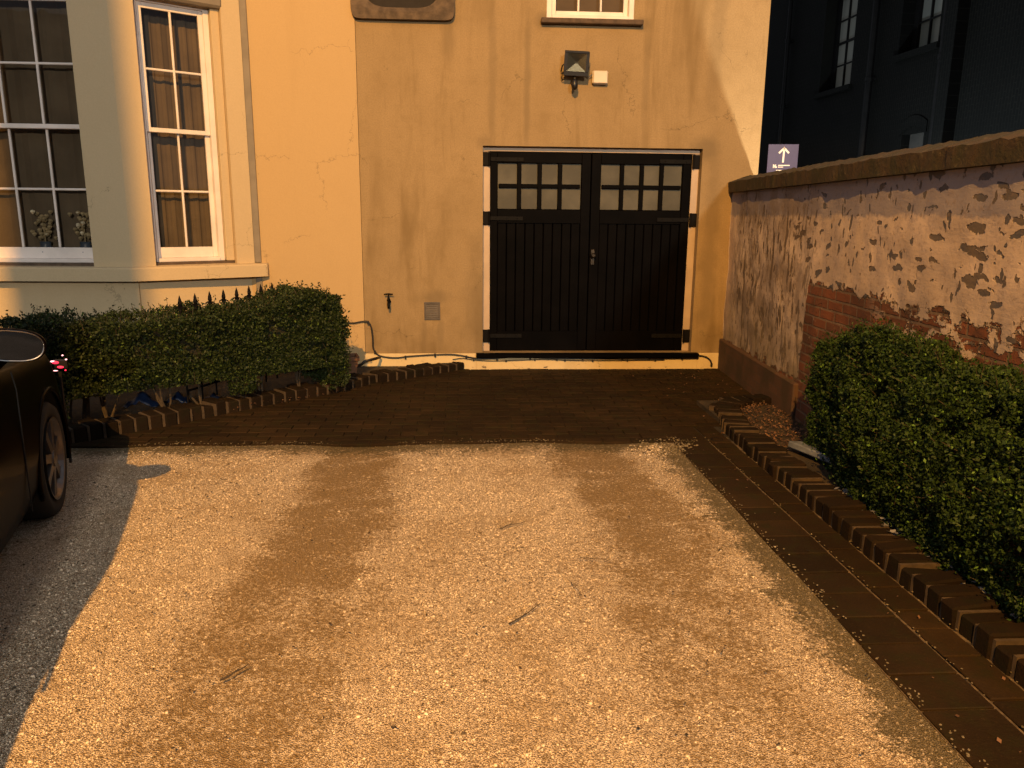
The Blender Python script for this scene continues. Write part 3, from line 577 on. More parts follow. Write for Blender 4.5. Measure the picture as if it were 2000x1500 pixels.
# ================================================================ THINGS FIXED TO THE FACADE
# floodlight
FL = thing('floodlight', 'black wall floodlight with silver reflector and hanging sensor above the garage doors', 'floodlight', (.58, -.02, 2.93))
T = Matrix.Translation((.583, -.14, 3.035)) @ Matrix.Rotation(radians(12), 4, 'X') @ Matrix.Rotation(radians(2), 4, 'Y')
m_ = MB(); m_.box(-.12, .12, -.018, 0, .085, .108, T, .004); m_.box(-.12, .12, -.018, 0, -.118, -.075, T, .004); m_.box(-.12, -.092, -.018, 0, -.075, .085, T); m_.box(.092, .12, -.018, 0, -.075, .085, T); m_.box(-.112, .112, 0, .055, -.105, .1, T, .012)
for i in range(6): m_.box(-.1+i*.036, -.092+i*.036, .055, .075, -.08, .08, T)
m_.build('housing', 'black_plastic', FL)
m_ = MB(); c_ = (-.005, .0, .0); q = [(-.092, -.004, -.075), (.092, -.004, -.075), (.092, -.004, .085), (-.092, -.004, .085)]
m_ = MB(); inn_ = [(-.012, -.001, -.006), (.012, -.001, -.006), (.012, -.001, .014), (-.012, -.001, .014)]
vs = [(x, -.014, z) for x, y, z in q]+[(x*1.0, -.0015, z) for x, y, z in inn_]; m_.add(vs, [(0, 1, 5, 4), (1, 2, 6, 5), (2, 3, 7, 6), (3, 0, 4, 7), (4, 5, 6, 7)], T); m_.build('reflector', 'silver', FL)
m_ = MB(); m_.box(-.092, .092, -.0175, -.0165, -.075, .085, T); m_.build('glass', 'lamp_glass', FL)
m_ = MB(); m_.tube([(-.118, .02, -.02), (-.13, .03, -.03), (-.13, .10, -.09)], .006, 6, T); m_.tube([(.118, .02, -.02), (.13, .03, -.03), (.13, .10, -.09)], .006, 6, T); m_.box(.50, .66, -.02, -.001, 2.94, 2.965)
m_.tube([(.46, -.09, 2.96), (.452, -.05, 2.91), (.462, -.03, 2.892), (.478, -.05, 2.9), (.49, -.09, 2.93)], .005, 6); m_.build('bracket', 'black_plastic', FL)
m_ = MB(); m_.tube([(.575, -.10, 2.93), (.575, -.115, 2.87)], .013, 8); m_.lathe([(.012, .05), (.028, .03), (.034, 0), (.030, -.035), (.014, -.052)], (.573, -.12, 2.845), 14); m_.build('motion_sensor', 'black_plastic', FL, smooth=True)
JB = thing('junction_box', 'pale square junction box fixed beside the floodlight', 'junction box', (.834, 0, 2.86))
m_ = MB(); m_.box(.757, .911, -.055, -.001, 2.862, 2.988, ch=.014); m_.build('box', 'beige_plastic', JB, bevel=.003); m_ = MB(); m_.box(.765, .903, -.066, -.0555, 2.869, 2.981, ch=.008); m_.build('lid', 'beige_plastic', JB)
m_ = MB(); m_.tube([(.665, -.06, 2.975), (.69, -.05, 2.945), (.72, -.03, 2.925), (.745, -.03, 2.94), (.758, -.03, 2.955)], .006, 6); m_.build('cable_gland', 'black_plastic', JB)
# tap, vent
TP = thing('outdoor_tap', 'small dark garden tap on the wall left of the vent', 'tap', (-1.275, 0, .64))
m_ = MB(); m_.tube([(-1.275, -.0, .72), (-1.275, -.06, .72), (-1.275, -.075, .69), (-1.272, -.08, .655)], [.014, .014, .016, .012], 10); m_.lathe([(.02, -.004), (.02, 0)], (-1.275, 0, .72), 12, ax='y'); m_.lathe([(.014, 0), (.018, .02), (.010, .05), (.006, .075)], (-1.275, -.05, .72), 10); m_.build('spout', 'black_iron', TP, smooth=True)
m_ = MB(); m_.tube([(-1.32, -.05, .798), (-1.275, -.05, .802), (-1.23, -.05, .798)], [.007, .009, .007], 8); m_.build('handle', 'black_iron', TP)
VT = thing('wall_vent', 'square grey wall vent low beside the garage doors', 'vent', (-.835, 0, .53))
m_ = MB(); 
for a in ((-.917, -.753, .532, .552), (-.917, -.753, .696, .716), (-.917, -.900, .552, .696), (-.770, -.753, .552, .696)): m_.box(a[0], a[1], -.014, .0, a[2], a[3], ch=.003)
m_.build('frame', 'vent_grey', VT)
m_ = MB()
for i in range(6):
    z = .557+i*.0232; m_.box(-.900, -.770, 0, .003, 0, .021, Matrix.Translation((0, -.010, z)) @ Matrix.Rotation(radians(-24), 4, 'X'))
m_.build('louvre', 'vent_grey', VT)
# cables
def cable(pts, r, label, name='wall_cable', y=-.028):
    P = [fac(px_, py_, y) for px_, py_ in pts]; sm = []
    for i in range(len(P)-1):
        a, b_, c_, d_ = P[max(i-1, 0)], P[i], P[i+1], P[min(i+2, len(P)-1)]
        for t in (0, .25, .5, .75): sm.append(.5*((2*b_)+(-a+c_)*t+(2*a-5*b_+4*c_-d_)*t*t+(-a+3*b_-3*c_+d_)*t**3))
    sm.append(P[-1]); root = thing(name, label, 'cable', (P[0].x, y, P[0].z)); m_ = MB(); m_.tube(sm, r, 7); m_.build('cable', 'cable_black', root, smooth=True)
    L = sum((sm[i+1]-sm[i]).length for i in range(len(sm)-1)); acc = 0; nxt = .25; 
    for i in range(len(sm)-1):
        acc += (sm[i+1]-sm[i]).length
        if acc > nxt: nxt += .33; p = sm[i]; m_ = MB(); m_.box(p.x-.009, p.x+.009, y-r*1.6, y+r*1.2+.004, p.z-r*2.8, p.z+r*1.4, ch=.002); m_.build('clip', 'black_plastic', root)
cable([(672, 630), (690, 631), (708, 628), (719, 629), (725, 640), (728, 662), (729, 680), (737, 692), (750, 697), (775, 699), (800, 696), (850, 693), (890, 693), (930, 700), (960, 700), (1010, 697), (1060, 699), (1100, 700), (1180, 700), (1250, 698), (1320, 699), (1360, 695), (1378, 697), (1388, 705), (1390, 716)], .0085, 'thick black cable clipped along the wall foot and up by the hedge end')
cable([(884, 702), (905, 700), (925, 703), (960, 705), (1000, 704), (1060, 702), (1120, 704), (1200, 704), (1298, 703)], .0045, 'thin black wire running just below the thick cable', 'wire')

# ================================================================ RIGHT BOUNDARY WALL
wt = Vector((-.0665, -1, 0)).normalized(); WA = ANG+atan2(wt.y, wt.x); WLF = (to_world((2.247, -.002, 0)), WA)
BW = thing('boundary_wall', 'tall boundary wall of peeling pink render over red brick with stone coping', 'wall', (0, 0, 0), WLF)
nx, nz = 260, 60; gx = np.linspace(0, 8, nx); gz = np.linspace(-.05, 1.845, nz); GX, GZ = np.meshgrid(gx, gz); dy = np.zeros_like(GX)
for i in range(nz):
    for j in range(nx):
        p = Vector((GX[i, j]*2.2, 1.3, GZ[i, j]*2.2)); dy[i, j] = .016*noise.noise(p)+.007*noise.noise(p*4.1)
V = np.stack([GX.ravel(), dy.ravel(), GZ.ravel()], 1); idx = np.arange(nx*nz).reshape(nz, nx); F = np.stack([idx[:-1, :-1].ravel(), idx[:-1, 1:].ravel(), idx[1:, 1:].ravel(), idx[1:, :-1].ravel()], 1)
V2 = V.copy(); V2[:, 1] = .20; F2 = F[:, ::-1]+len(V); rim = []
def strip(a, b_):
    for i in range(len(a)-1): rim.append((a[i], b_[i], b_[i+1], a[i+1]))
strip(idx[0][::-1], (idx[0]+len(V))[::-1]); strip(idx[-1], idx[-1]+len(V)); strip(idx[:, 0], idx[:, 0]+len(V)); strip(idx[::-1, -1], (idx[:, -1]+len(V))[::-1])
o = np_mesh('rendered_face', np.concatenate([V, V2]), np.concatenate([F, F2, np.array(rim)]), 'peeling_wall', parent=BW); o.data.shade_smooth()
m_ = MB(); m_.box(0, 2.26, -.035, .05, -.05, .335, ch=.012); m_.build('brick_plinth', 'plinth_brick', BW)
x = .0; lens = [.62, 1.27, 2.2, 1.3, 1.3, 1.3]
for L in lens:
    m_ = MB(); prof = [(-.045, 1.847), (-.05, 1.95), (.10, 2.005), (.24, 1.95), (.235, 1.847)]; n_ = max(2, int(L/.06)); vs = []
    for i in range(n_+1):
        for q, (yy, zz) in enumerate(prof): vs.append((x+.005+(L-.01)*i/n_, yy+random.gauss(0, .0035), zz+(random.gauss(0, .0035) if q in (1, 2, 3) else 0)))
    fs = [(i*5+q, (i+1)*5+q, (i+1)*5+(q+1) % 5, i*5+(q+1) % 5) for i in range(n_) for q in range(5)]+[(0, 1, 2, 3, 4), tuple(n_*5+q for q in (4, 3, 2, 1, 0))]
    m_.add(vs, fs); m_.build('coping_stone', 'coping', BW); x += L
m_ = MB(); x = 0
for L in lens: x += L; m_.add([(x+e, yy, zz) for e in (-.007, .007) for yy, zz in ((-.046, 1.85), (-.047, 1.945), (.10, 1.998), (.23, 1.945), (.23, 1.85))], [(0, 1, 6, 5), (1, 2, 7, 6), (2, 3, 8, 7), (3, 4, 9, 8)])
m_.build('coping_joint', 'mortar', BW)

# ================================================================ HEDGES
def fbm(p): return noise.noise(p)+.5*noise.noise(p*2.1)+.25*noise.noise(p*4.3)
def hedge(name, label, samp, n, lsz, mat, stems, core_pts, org, nsprig=420):
    root = thing(name, label, 'hedge', org); P = np.zeros((n, 3)); Nn = np.zeros((n, 3)); i = 0
    while i < n:
        p, nn = samp(); v = fbm(Vector(p)*3.2)*.055+fbm(Vector(p)*9)*.03; d = abs(random.gauss(0, 1))*.05
        if fbm(Vector(p)*5.5+Vector((9, 9, 9))) > .42: d += .07
        q = Vector(p)+Vector(nn)*(v-d)
        if random.random() < .012: q = Vector(p)+Vector(nn)*(v+random.uniform(0, .045))
        P[i] = q; Nn[i] = nn; i += 1
    a = rng.normal(0, 1, (n, 3)); dirn = a+Nn*.55+np.array([0, 0, .35]); dirn /= np.linalg.norm(dirn, axis=1)[:, None]
    b_ = np.cross(dirn, rng.normal(0, 1, (n, 3))); b_ /= np.linalg.norm(b_, axis=1)[:, None]; cc = np.cross(dirn, b_); L = lsz*rng.uniform(.6, 1.35, n)[:, None]
    V = np.stack([P-dirn*L*.5, P+b_*L*.30+cc*L*.06, P+dirn*L*.55, P-b_*L*.30+cc*L*.06], 1).reshape(-1, 3); F = np.arange(4*n).reshape(n, 4)
    np_mesh('foliage', V, F, mat, rng.random(n), parent=root)
    core_pts.build('dark_shade_core', 'hedge_core', root)  # solid dark filler standing in for the shade deep between the leaves
    tw = MB(); lv = []; ln = []
    for _ in range(nsprig):
        p, nn = samp(); p = Vector(p); nn = Vector(nn); up_ = nn.z > .5; L = random.uniform(.03, .085) if up_ else random.uniform(.02, .05)
        d = (nn+Vector((random.gauss(0, .35), random.gauss(0, .35), .5))).normalized(); a = p+nn*(fbm(p*3.2)*.055-.04); e = a+d*(L+.04); tw.tube([a, (a+e)/2+Vector((random.gauss(0, .004), random.gauss(0, .004), 0)), e], [.0022, .0018, .001], 3)
        for q in range(9): t = .35+.65*q/8; lv.append(a+(e-a)*t+Vector((random.gauss(0, .006), random.gauss(0, .006), random.gauss(0, .004)))); ln.append(d)
    for _ in range(nsprig):
        p, nn = samp(); p = Vector(p); a = p-Vector(nn)*random.uniform(.0, .05); e = a+Vector((random.gauss(0, .025), random.gauss(0, .025), random.gauss(.03, .03))); tw.tube([a, e], [.0013, .0008], 3)
    tw.build('twigs', 'bark', root, kind='stuff')
    P = np.array([tuple(x) for x in lv]); n2 = len(P); dirn = rng.normal(0, 1, (n2, 3))+np.array([tuple(x) for x in ln])*.8; dirn /= np.linalg.norm(dirn, axis=1)[:, None]; b_ = np.cross(dirn, rng.normal(0, 1, (n2, 3))); b_ /= np.linalg.norm(b_, axis=1)[:, None]; L = lsz*rng.uniform(.7, 1.2, n2)[:, None]
    np_mesh('young_shoots', np.stack([P-dirn*L*.5, P+b_*L*.3, P+dirn*L*.55, P-b_*L*.3], 1).reshape(-1, 3), np.arange(4*n2).reshape(n2, 4), mat, rng.random(n2), parent=root, kind='stuff')
    for s_ in stems: MB().tube(*s_, 6).build('stem', 'bark', root)
    return root
# left hedge: from A (left, near) to B (right end by the wall); w = depth towards the house
A, B = Vector((-5.6, -4.15)), Vector((-1.585, -1.165)); dAB = (B-A); LAB = dAB.length; tA = dAB/LAB; nA = Vector((tA.y, -tA.x)); DEP = .78
def htop(s): return .84-.045*min(1, max(0, s/LAB*1.4-.4))+.02*sin(s*5)+.15*math.exp(-((s-LAB+.22)/.36)**2)
def samp_left():
    r = random.random(); s = (1-random.random()**1.25)*LAB
    if r < .58:
        h = htop(s); z = .15+random.random()*(h-.15); 
        if z < .28 and fbm(Vector((s*3.5, 0, 4))) < .25: z += .16
        p = A+tA*s; n3 = (nA.x, nA.y, .15); pt = (p.x, p.y, z)
    elif r < .86: w_ = random.random()*DEP; p = A+tA*s-nA*w_; pt = (p.x, p.y, htop(s)); n3 = (0, 0, 1)
    else:
        w_ = random.random()*DEP; z = .08+random.random()*(htop(LAB)-.08); bul = .09*sin(pi*min(1, z/.8)); p = B-nA*w_+tA*bul; pt = (p.x, p.y, z); n3 = (tA.x, tA.y, .1)
    return pt, n3
core = MB(); 
def core_block(core, p0, t_, n_, L, d, h):
    k_ = 40; vs = []; 
    for i in range(k_+1):
        s = L*i/k_
        for (w_, z) in ((.16, .30), (.10, .5), (.12, h(s)-.13), (d*.5, h(s)-.10), (d-.1, h(s)-.13), (d-.1, .30)): q = p0+t_*s-n_*w_; vs.append((q.x, q.y, z+.03*noise.noise(Vector((q.x*3, q.y*3, z*3)))))
    fs = [(i*6+a, (i+1)*6+a, (i+1)*6+(a+1) % 6, i*6+(a+1) % 6) for i in range(k_) for a in range(6)]+[tuple(range(6)), tuple(k_*6+a for a in range(6))[::-1]]
    core.add(vs, fs)
core_block(core, A, tA, nA, LAB-.12, DEP, htop)
stems = []
for i in range(14):
    s = LAB-.4-i*.36+random.uniform(-.08, .08); p = A+tA*s-nA*random.uniform(.10, .2)
    for j in range(random.choice((3, 4, 5))):
        q = p+tA*random.uniform(-.16, .16)-nA*random.uniform(-.08, .08); stems.append(([(p.x, p.y, .02), ((p.x+q.x)/2+random.uniform(-.02, .02), (p.y+q.y)/2, .15), (q.x, q.y, .34)], [.011, .008, .005]))
bigp = gnd(165, 803, .13); stems.append(([(bigp.x, bigp.y, .03), (bigp.x+.01, bigp.y+.02, .2), (bigp.x, bigp.y+.05, .35)], [.034, .026, .02]))
hedge('hedge', 'long clipped dark box hedge in front of the bay window', samp_left, 135000, .0225, 'leaves_left', stems, core, (-2.6, -1.7, 0))
# right hedge along the wall
YA, YB = -3.12, -7.6
def rtop(y):
    pts = [(-3.05, .78), (-3.3, .87), (-3.6, .93), (-4.0, 1.0), (-4.35, 1.03), (-4.5, .97), (-5, .95), (-8, 1.0)]
    for (a, za), (b_, zb) in zip(pts[:-1], pts[1:]):
        if b_ <= y <= a: return za+(zb-za)*(y-a)/(b_-a)
    return 1.05
def rx(y, z):   # drive-side face of the hedge
    t = min(1, max(0, (-3.1-y)/1.3)); t = t*t*(3-2*t); return 1.81-.15*t-(.02+.10*t)*sin(pi*min(1, max(0, z)/1.0))
def samp_right():
    r = random.random(); y = YA+(YB-YA)*random.random()**1.25; h = rtop(y)
    if r < .62: z = .06+random.random()*(h-.06); return (rx(y, z), y, z), (-1, 0, .15)
    if r < .86: t_ = random.random(); xr = 2.247+.0665*y; x0_ = rx(y, h); return (x0_+(xr-.04-x0_)*t_, y, h-.02*t_), (0, 0, 1)
    z = .03+random.random()*(rtop(YA)-.03); return (rx(YA, z)+random.random()*.20, YA, z), (-.1, 1, .1)
core = MB(); core_block(core, Vector((1.66, -7.5)), Vector((0, 1)), Vector((-1, 0)), 3.75, .32, lambda s: rtop(-7.5+s))
stems = []
for i in range(6):
    y = YA-.7-i*.4; xb = 1.78
    for j in range(2): q = (xb+random.uniform(-.12, .08), y+random.uniform(-.15, .15)); stems.append(([(xb, y, .02), ((xb+q[0])/2, (y+q[1])/2, .12), (q[0], q[1], .3)], [.014, .010, .005]))
hedge('hedge', 'tall leafy green hedge growing against the peeling right wall', samp_right, 230000, .0175, 'leaves_right', stems, core, (1.75, -5.2, 0))

# bed details: litter, slate chips, blue scraps, slab, planter, railing
def flakes(name, mat, P, size, label, cat):
    n = len(P); a = rng.normal(0, 1, (n, 3)); a[:, 2] *= .35; a /= np.linalg.norm(a, axis=1)[:, None]; b_ = np.cross(a, np.array([0, 0, 1.0])+rng.normal(0, .35, (n, 3))); b_ /= np.linalg.norm(b_, axis=1)[:, None]
    L = size*rng.uniform(.5, 1.4, n)[:, None]; V = np.stack([P-a*L*.5, P+b_*L*.33, P+a*L*.5, P-b_*L*.33], 1).reshape(-1, 3)
    np_mesh(name, V, np.arange(4*n).reshape(n, 4), mat, rng.random(n), kind='stuff', label=label, category=cat)
n = 1700; P = np.stack([rng.uniform(1.62, 2.08, n), rng.uniform(-3.1, -1.7, n), .056+rng.random(n)*.025], 1)
n2 = 260; P2 = np.stack([rng.uniform(1.2, 2.1, n2), rng.uniform(-2.6, -.2, n2)**1, .02+rng.random(n2)*.008], 1); P2 = P2[(P2[:, 0] > 1.5) | (rng.random(n2) > .6)]
n3_ = 500; s_ = rng.random(n3_)*LAB; w_ = rng.uniform(-.12, .3, n3_); P3 = np.stack([A.x+tA.x*s_-nA.x*w_, A.y+tA.y*s_-nA.y*w_, .052+rng.random(n3_)*.01], 1)
n4 = 26; P4 = np.stack([rng.uniform(1.02, 1.45, n4), rng.uniform(-7, -2.3, n4), .018+rng.random(n4)*.004], 1)
flakes('leaf_litter', 'litter', np.concatenate([P, P2, P3, P4]), .018, 'brown fallen leaves in the corner bed and along the kerbs', 'fallen leaves')
n = 520; P = np.stack([rng.uniform(-2.6, .95, n), rng.uniform(-6.6, -2.75, n), .016+rng.random(n)*.004], 1); P[:90, 0] = rng.normal(-1.9, .2, 90); P[:90, 1] = rng.normal(-3.6, .25, 90)
flakes('dark_debris', 'debris', P, .0125, 'tiny dark leaf and twig scraps scattered over the gravel', 'debris')
n = 420; y_ = rng.uniform(-5.6, -3.9, n); P = np.stack([1.645+rng.normal(0, .03, n), y_, .06+rng.random(n)*.05], 1)
flakes('slate_chips', 'chips', P, .034, 'pale grey slate chips between the kerb and the right hedge', 'stone chips')
m_ = MB(); m_.box(-.19, .17, -.30, .16, 0, .045, Matrix.Translation((1.90, -3.20, .06)) @ Matrix.Rotation(radians(18), 4, 'Z') @ Matrix.Rotation(radians(8), 4, 'Y'), .008); m_.build('paving_slab', 'grey_slab', label='loose bluish grey slab lying at the end of the right bed', category='paving slab')
def scrap(px_, py_, w_, h_, label):
    p = gnd(px_, py_, .10); m_ = MB(); n_ = 8; vs = []
    for i in range(n_+1):
        for j in range(5): vs.append((p.x+(i/n_-.5)*w_, p.y+j*.02, .07+(1-abs(i/n_-.5)*1.7)*h_*(.4+.6*j/4)+random.gauss(0, .008)))
    m_.add(vs, [(i*5+j, (i+1)*5+j, (i+1)*5+j+1, i*5+j+1) for i in range(n_) for j in range(4)]); o = m_.build('plastic_scrap', 'blue_plastic', label=label, category='plastic sheet', smooth=True)
    md = o.modifiers.new('solid', 'SOLIDIFY'); md.thickness = .004
scrap(342, 782, .20, .09, 'crumpled bright blue plastic scrap under the left hedge'); scrap(272, 790, .26, .13, 'dark blue plastic scrap beside the thick hedge trunks'); scrap(412, 776, .16, .05, 'small blue plastic scrap farthest right under the left hedge')
PT = thing('planter', 'square terracotta planter with a rim beside the hedge end', 'planter', (-1.62, -.62, .05))
m_ = MB(); p0 = gnd(678, 735, .06); T = Matrix.Translation((p0.x, p0.y, .05)) @ Matrix.Rotation(radians(15), 4, 'Z')
vs = [(sx*a, sy*a, z) for (a, z) in ((.075, 0), (.10, .19)) for sx, sy in ((-1, -1), (1, -1), (1, 1), (-1, 1))]; m_.add(vs, [(3, 2, 1, 0), (0, 1, 5, 4), (1, 2, 6, 5), (2, 3, 7, 6), (3, 0, 4, 7)], T); m_.build('pot', 'terracotta', PT, bevel=.004)
m_ = MB(); m_.box(-.112, .112, -.112, -.092, .175, .215, T, .004); m_.box(-.112, .112, .092, .112, .175, .215, T, .004); m_.box(-.112, -.092, -.092, .092, .175, .215, T); m_.box(.092, .112, -.092, .092, .175, .215, T); m_.build('rim', 'terracotta', PT)
m_ = MB(); m_.box(-.092, .092, -.092, .092, .17, .19, T); m_.build('earth', 'soil', PT)
m_ = MB(); q = [gnd(692, 716, .1), gnd(706, 712, .12), gnd(712, 706, .16), gnd(735, 700, .16), gnd(742, 698, .15)]; m_.tube(q, .014, 8); m_.build('hose', 'cable_black', label='short black hose end lying behind the planter', category='hose', smooth=True)

# iron railing behind the hedge
RL = thing('iron_railing', 'row of black spear topped iron railings rising behind the left hedge', 'railing', (-2.45, -1.1, .045))
pts = [gnd(px_, py_, .95) for px_, py_ in ((418, 572), (443, 569), (465, 565), (487, 561), (508, 559), (530, 554))]
fit = [(-2.30-.060*i, -.62-.172*i) for i in range(8)]
def spear(x, y, zt, z0):
    m_ = MB(); h = zt; m_.tube([(x, y, z0), (x, y, h-.13)], .008, 6)
    m_.lathe([(.008, -.135), (.013, -.125), (.007, -.112), (.011, -.09), (.0175, -.065), (.011, -.03), (.0015, 0)], (x, y, h), 8)
    for s in (-1, 1): m_.tube([(x, y, h-.118), (x+s*.018, y, h-.088), (x+s*.034, y, h-.098), (x+s*.036, y, h-.112)], [.008, .008, .006, .003], 6)
    return m_
for i in range(8): x, y = fit[i]; spear(x, y, .965, .05).build('spear_bar', 'black_iron', RL)
m_ = MB(); m_.tube([(fit[0][0], fit[0][1], .82), (fit[-1][0], fit[-1][1], .82)], .010, 6); m_.tube([(fit[0][0], fit[0][1], .2), (fit[-1][0], fit[-1][1], .2)], .010, 6); m_.build('rail', 'black_iron', RL)

# small things on the ground
def twig(p, q, r, label, n_=7, wig=.0035):
    a, b_ = gnd(*p, .012), gnd(*q, .012); m_ = MB(); pts = [a+(b_-a)*(i/n_)+Vector((random.uniform(-wig, wig), random.uniform(-wig, wig), .006+random.uniform(0, .006))) for i in range(n_+1)]
    m_.tube(pts, [r*(1-.5*i/n_) for i in range(n_+1)], 5); m = pts[n_//2]; m_.tube([m, m+Vector((.02, .025, .008))], [r*.6, r*.3], 5); m_.build('twig', 'bark', label=label, category='twig')
twig((995, 1222), (1056, 1184), .0035, 'long dark twig lying in the middle of the gravel'); twig((1114, 1140), (1134, 1163), .0022, 'short thin twig right of the long twig', wig=.004)
twig((432, 1332), (485, 1302), .004, 'dark crooked twig on the near left gravel'); twig((975, 1035), (1025, 1022), .003, 'thin twig on the gravel far from the camera', wig=.006)
twig((1130, 1092), (1195, 1097), .0022, 'straight stalk on the right wheel track', wig=.005)
DG = thing('drain_cover', 'square black drain grating set in the paved strip beside the kerb', 'drain', (1.345, -5.5, 0))
m_ = MB()
for i in range(6): m_.box(1.282+i*.024, 1.293+i*.024, -5.59, -5.41, -.02, .006)
m_.build('grating', 'black_iron', DG); m_ = MB(); m_.box(1.272, 1.424, -5.60, -5.59, -.02, .010); m_.box(1.272, 1.424, -5.41, -5.40, -.02, .010); m_.box(1.272, 1.280, -5.59, -5.41, -.02, .010); m_.box(1.416, 1.424, -5.59, -5.41, -.02, .010); m_.build('frame', 'black_iron', DG)
m_ = MB(); m_.box(1.28, 1.418, -5.59, -5.41, -.02, .0055); m_.build('pit', 'black_iron', DG)
m_ = MB(); c0 = gnd(1400, 858, .015); m_.lathe([(.05, -.01), (.05, .012), (.044, .016), (.02, .014)], (c0.x, c0.y, .0), 20); m_.build('stopcock_cover', 'black_iron', label='small round black stopcock cover at the far end of the strip', category='stopcock cover')

# ================================================================ THE PARKED CAR
CR = thing('parked_car', 'glossy black car parked beside the left hedge facing the house', 'car', (0, 0, 0), CF)
def lerp_tab(tab, y):
    if y <= tab[0][0]: return tab[0][1:]
    for a, b_ in zip(tab[:-1], tab[1:]):
        if a[0] <= y <= b_[0]:
            t = (y-a[0])/(b_[0]-a[0]); t = t*t*(3-2*t); return tuple(u_+(v_-u_)*t for u_, v_ in zip(a[1:], b_[1:]))
    return tab[-1][1:]
CX = -.87
tabB = [(-3.45, .62, .45, .72, .80), (-3.3, .76, .28, .88, .95), (-2.9, .84, .22, .95, 1.0), (-1.8, .87, .19, .95, 1.0), (-.7, .87, .19, .93, .99), (-.3, .87, .2, .90, .95), (.3, .86, .2, .84, .89), (.65, .78, .24, .74, .80), (.84, .62, .34, .62, .66)]
def section(y):   # half width, z bottom, z shoulder, z centre
    hw, zb, zs, zc = lerp_tab(tabB, y); out = []
    side = [(0.94, 0), (.985, .12), (1.0, .35), (1.0, .55), (.985, .75), (.965, .9), (.93, 1.0)]
    for i in range(25):
        t = i/24; k_ = 0
        for (fa, ta), (fb, tb) in zip(side[:-1], side[1:]):
            if ta <= t <= tb: k_ = fa+(fb-fa)*(t-ta)/(tb-ta); break
        out.append((hw*k_, zb+(zs-zb)*t))
    for i in range(1, 9): t = i/8; out.append((hw*.93*(1-t), zs+(zc-zs)*sin(t*pi/2)))
    return out
ys = np.linspace(-3.45, .84, 144); m_ = MB(); secs = [section(y) for y in ys]; ns_ = len(secs[0])
for sgn in (1, -1):
    base = len(m_.v)
    for y, sec in zip(ys, secs):
        for x, z in sec: m_.v.append((CX+sgn*x, float(y), z))
    for i in range(len(ys)-1):
        for j in range(ns_-1):
            yc = (ys[i]+ys[i+1])/2; zc = (secs[i][j][1]+secs[i][j+1][1])/2
            if j < 24 and any((yc-wy)**2+(zc-.31)**2 < .365**2 for wy in (0, -2.52)): continue
            q = (base+i*ns_+j, base+(i+1)*ns_+j, base+(i+1)*ns_+j+1, base+i*ns_+j+1); m_.f.append(q if sgn < 0 else q[::-1]); m_.r.append(0)
for e, s_ in ((0, 1), (len(ys)-1, -1)):
    n_ = ns_; R1 = [e*ns_+j for j in range(ns_)]; L1 = [len(ys)*ns_+e*ns_+j for j in range(ns_)]; q = tuple(R1+L1[::-1][1:]); m_.f.append(q if s_ > 0 else q[::-1]); m_.r.append(0)
m_.build('body', 'car_paint', CR, smooth=True)
m_ = MB(); m_.box(CX-.78, CX+.78, -3.2, .6, .17, .24); 
for wy in (0, -2.52):
    for s_ in (1, -1):
        vs = []; n_ = 24
        for i in range(n_+1):
            a = -.25+(pi+.5)*i/n_
            for dx in (0, .24): vs.append((CX+s_*(.855-dx), wy+.37*cos(a), .31+.37*sin(a)))
        m_.add(vs, [(2*i, 2*i+1, 2*i+3, 2*i+2) for i in range(n_)]); m_.add([(CX+s_*.6, wy+.38*cos(2*pi*i/16), .32+.36*sin(2*pi*i/16)) for i in range(16)], [tuple(range(16))])
m_.build('underbody', 'tyre', CR)
for wy in (0, -2.52):
    for s_ in (1, -1):
        m_ = MB(); pts = [CX+s_*.868, 0, 0]; m_.tube([(CX+s_*.86, wy+.372*cos(a), .31+.372*sin(a)) for a in np.linspace(-.3, pi+.3, 26)], .013, 6); m_.build('arch_lip', 'car_paint', CR, smooth=True)
        W_ = MB(); xo = CX+s_*.862; W_.lathe([(.20, -s_*.12), (.215, -s_*.01), (.285, s_*.002), (.303, -s_*.02), (.312, -s_*.05), (.312, -s_*.15), (.300, -s_*.19), (.21, -s_*.2), (.205, -s_*.03)], (xo, wy, .31), 40, ax='x', cap=False); wh = W_.build('wheel', 'tyre', CR, smooth=True)
        R_ = MB(); R_.lathe([(.215, -s_*.006), (.222, s_*.004), (.212, s_*.002), (.196, -s_*.025), (.19, -s_*.12)], (xo, wy, .31), 36, ax='x', cap=False)
        for k_ in range(7):
            a = 2*pi*k_/7+.2; c_, s2 = cos(a), sin(a); px1, px2 = .04, .202
            vs = []
            for r_, w2, dx in ((.03, .026, .0), (.12, .022, -.008), (.205, .034, -.012)):
                for e in (-1, 1):
                    for d2 in (0, -.022): vs.append((xo+s_*(dx-.002+d2), wy+r_*c_-e*w2*s2, .31+r_*s2+e*w2*c_))
            R_.add(vs, [(0, 4, 6, 2), (4, 8, 10, 6), (1, 3, 7, 5), (5, 7, 11, 9), (0, 1, 5, 4), (4, 5, 9, 8), (2, 6, 7, 3), (6, 10, 11, 7)])
        R_.lathe([(.045, -s_*.02), (.042, s_*.003), (.02, s_*.008), (.001, s_*.008)], (xo, wy, .31), 20, ax='x'); R_.build('rim', 'alloy', wh)
        D_ = MB(); D_.lathe([(.15, -s_*.09), (.15, -s_*.1)], (xo, wy, .31), 24, ax='x'); D_.build('brake_disc', 'black_iron', wh)
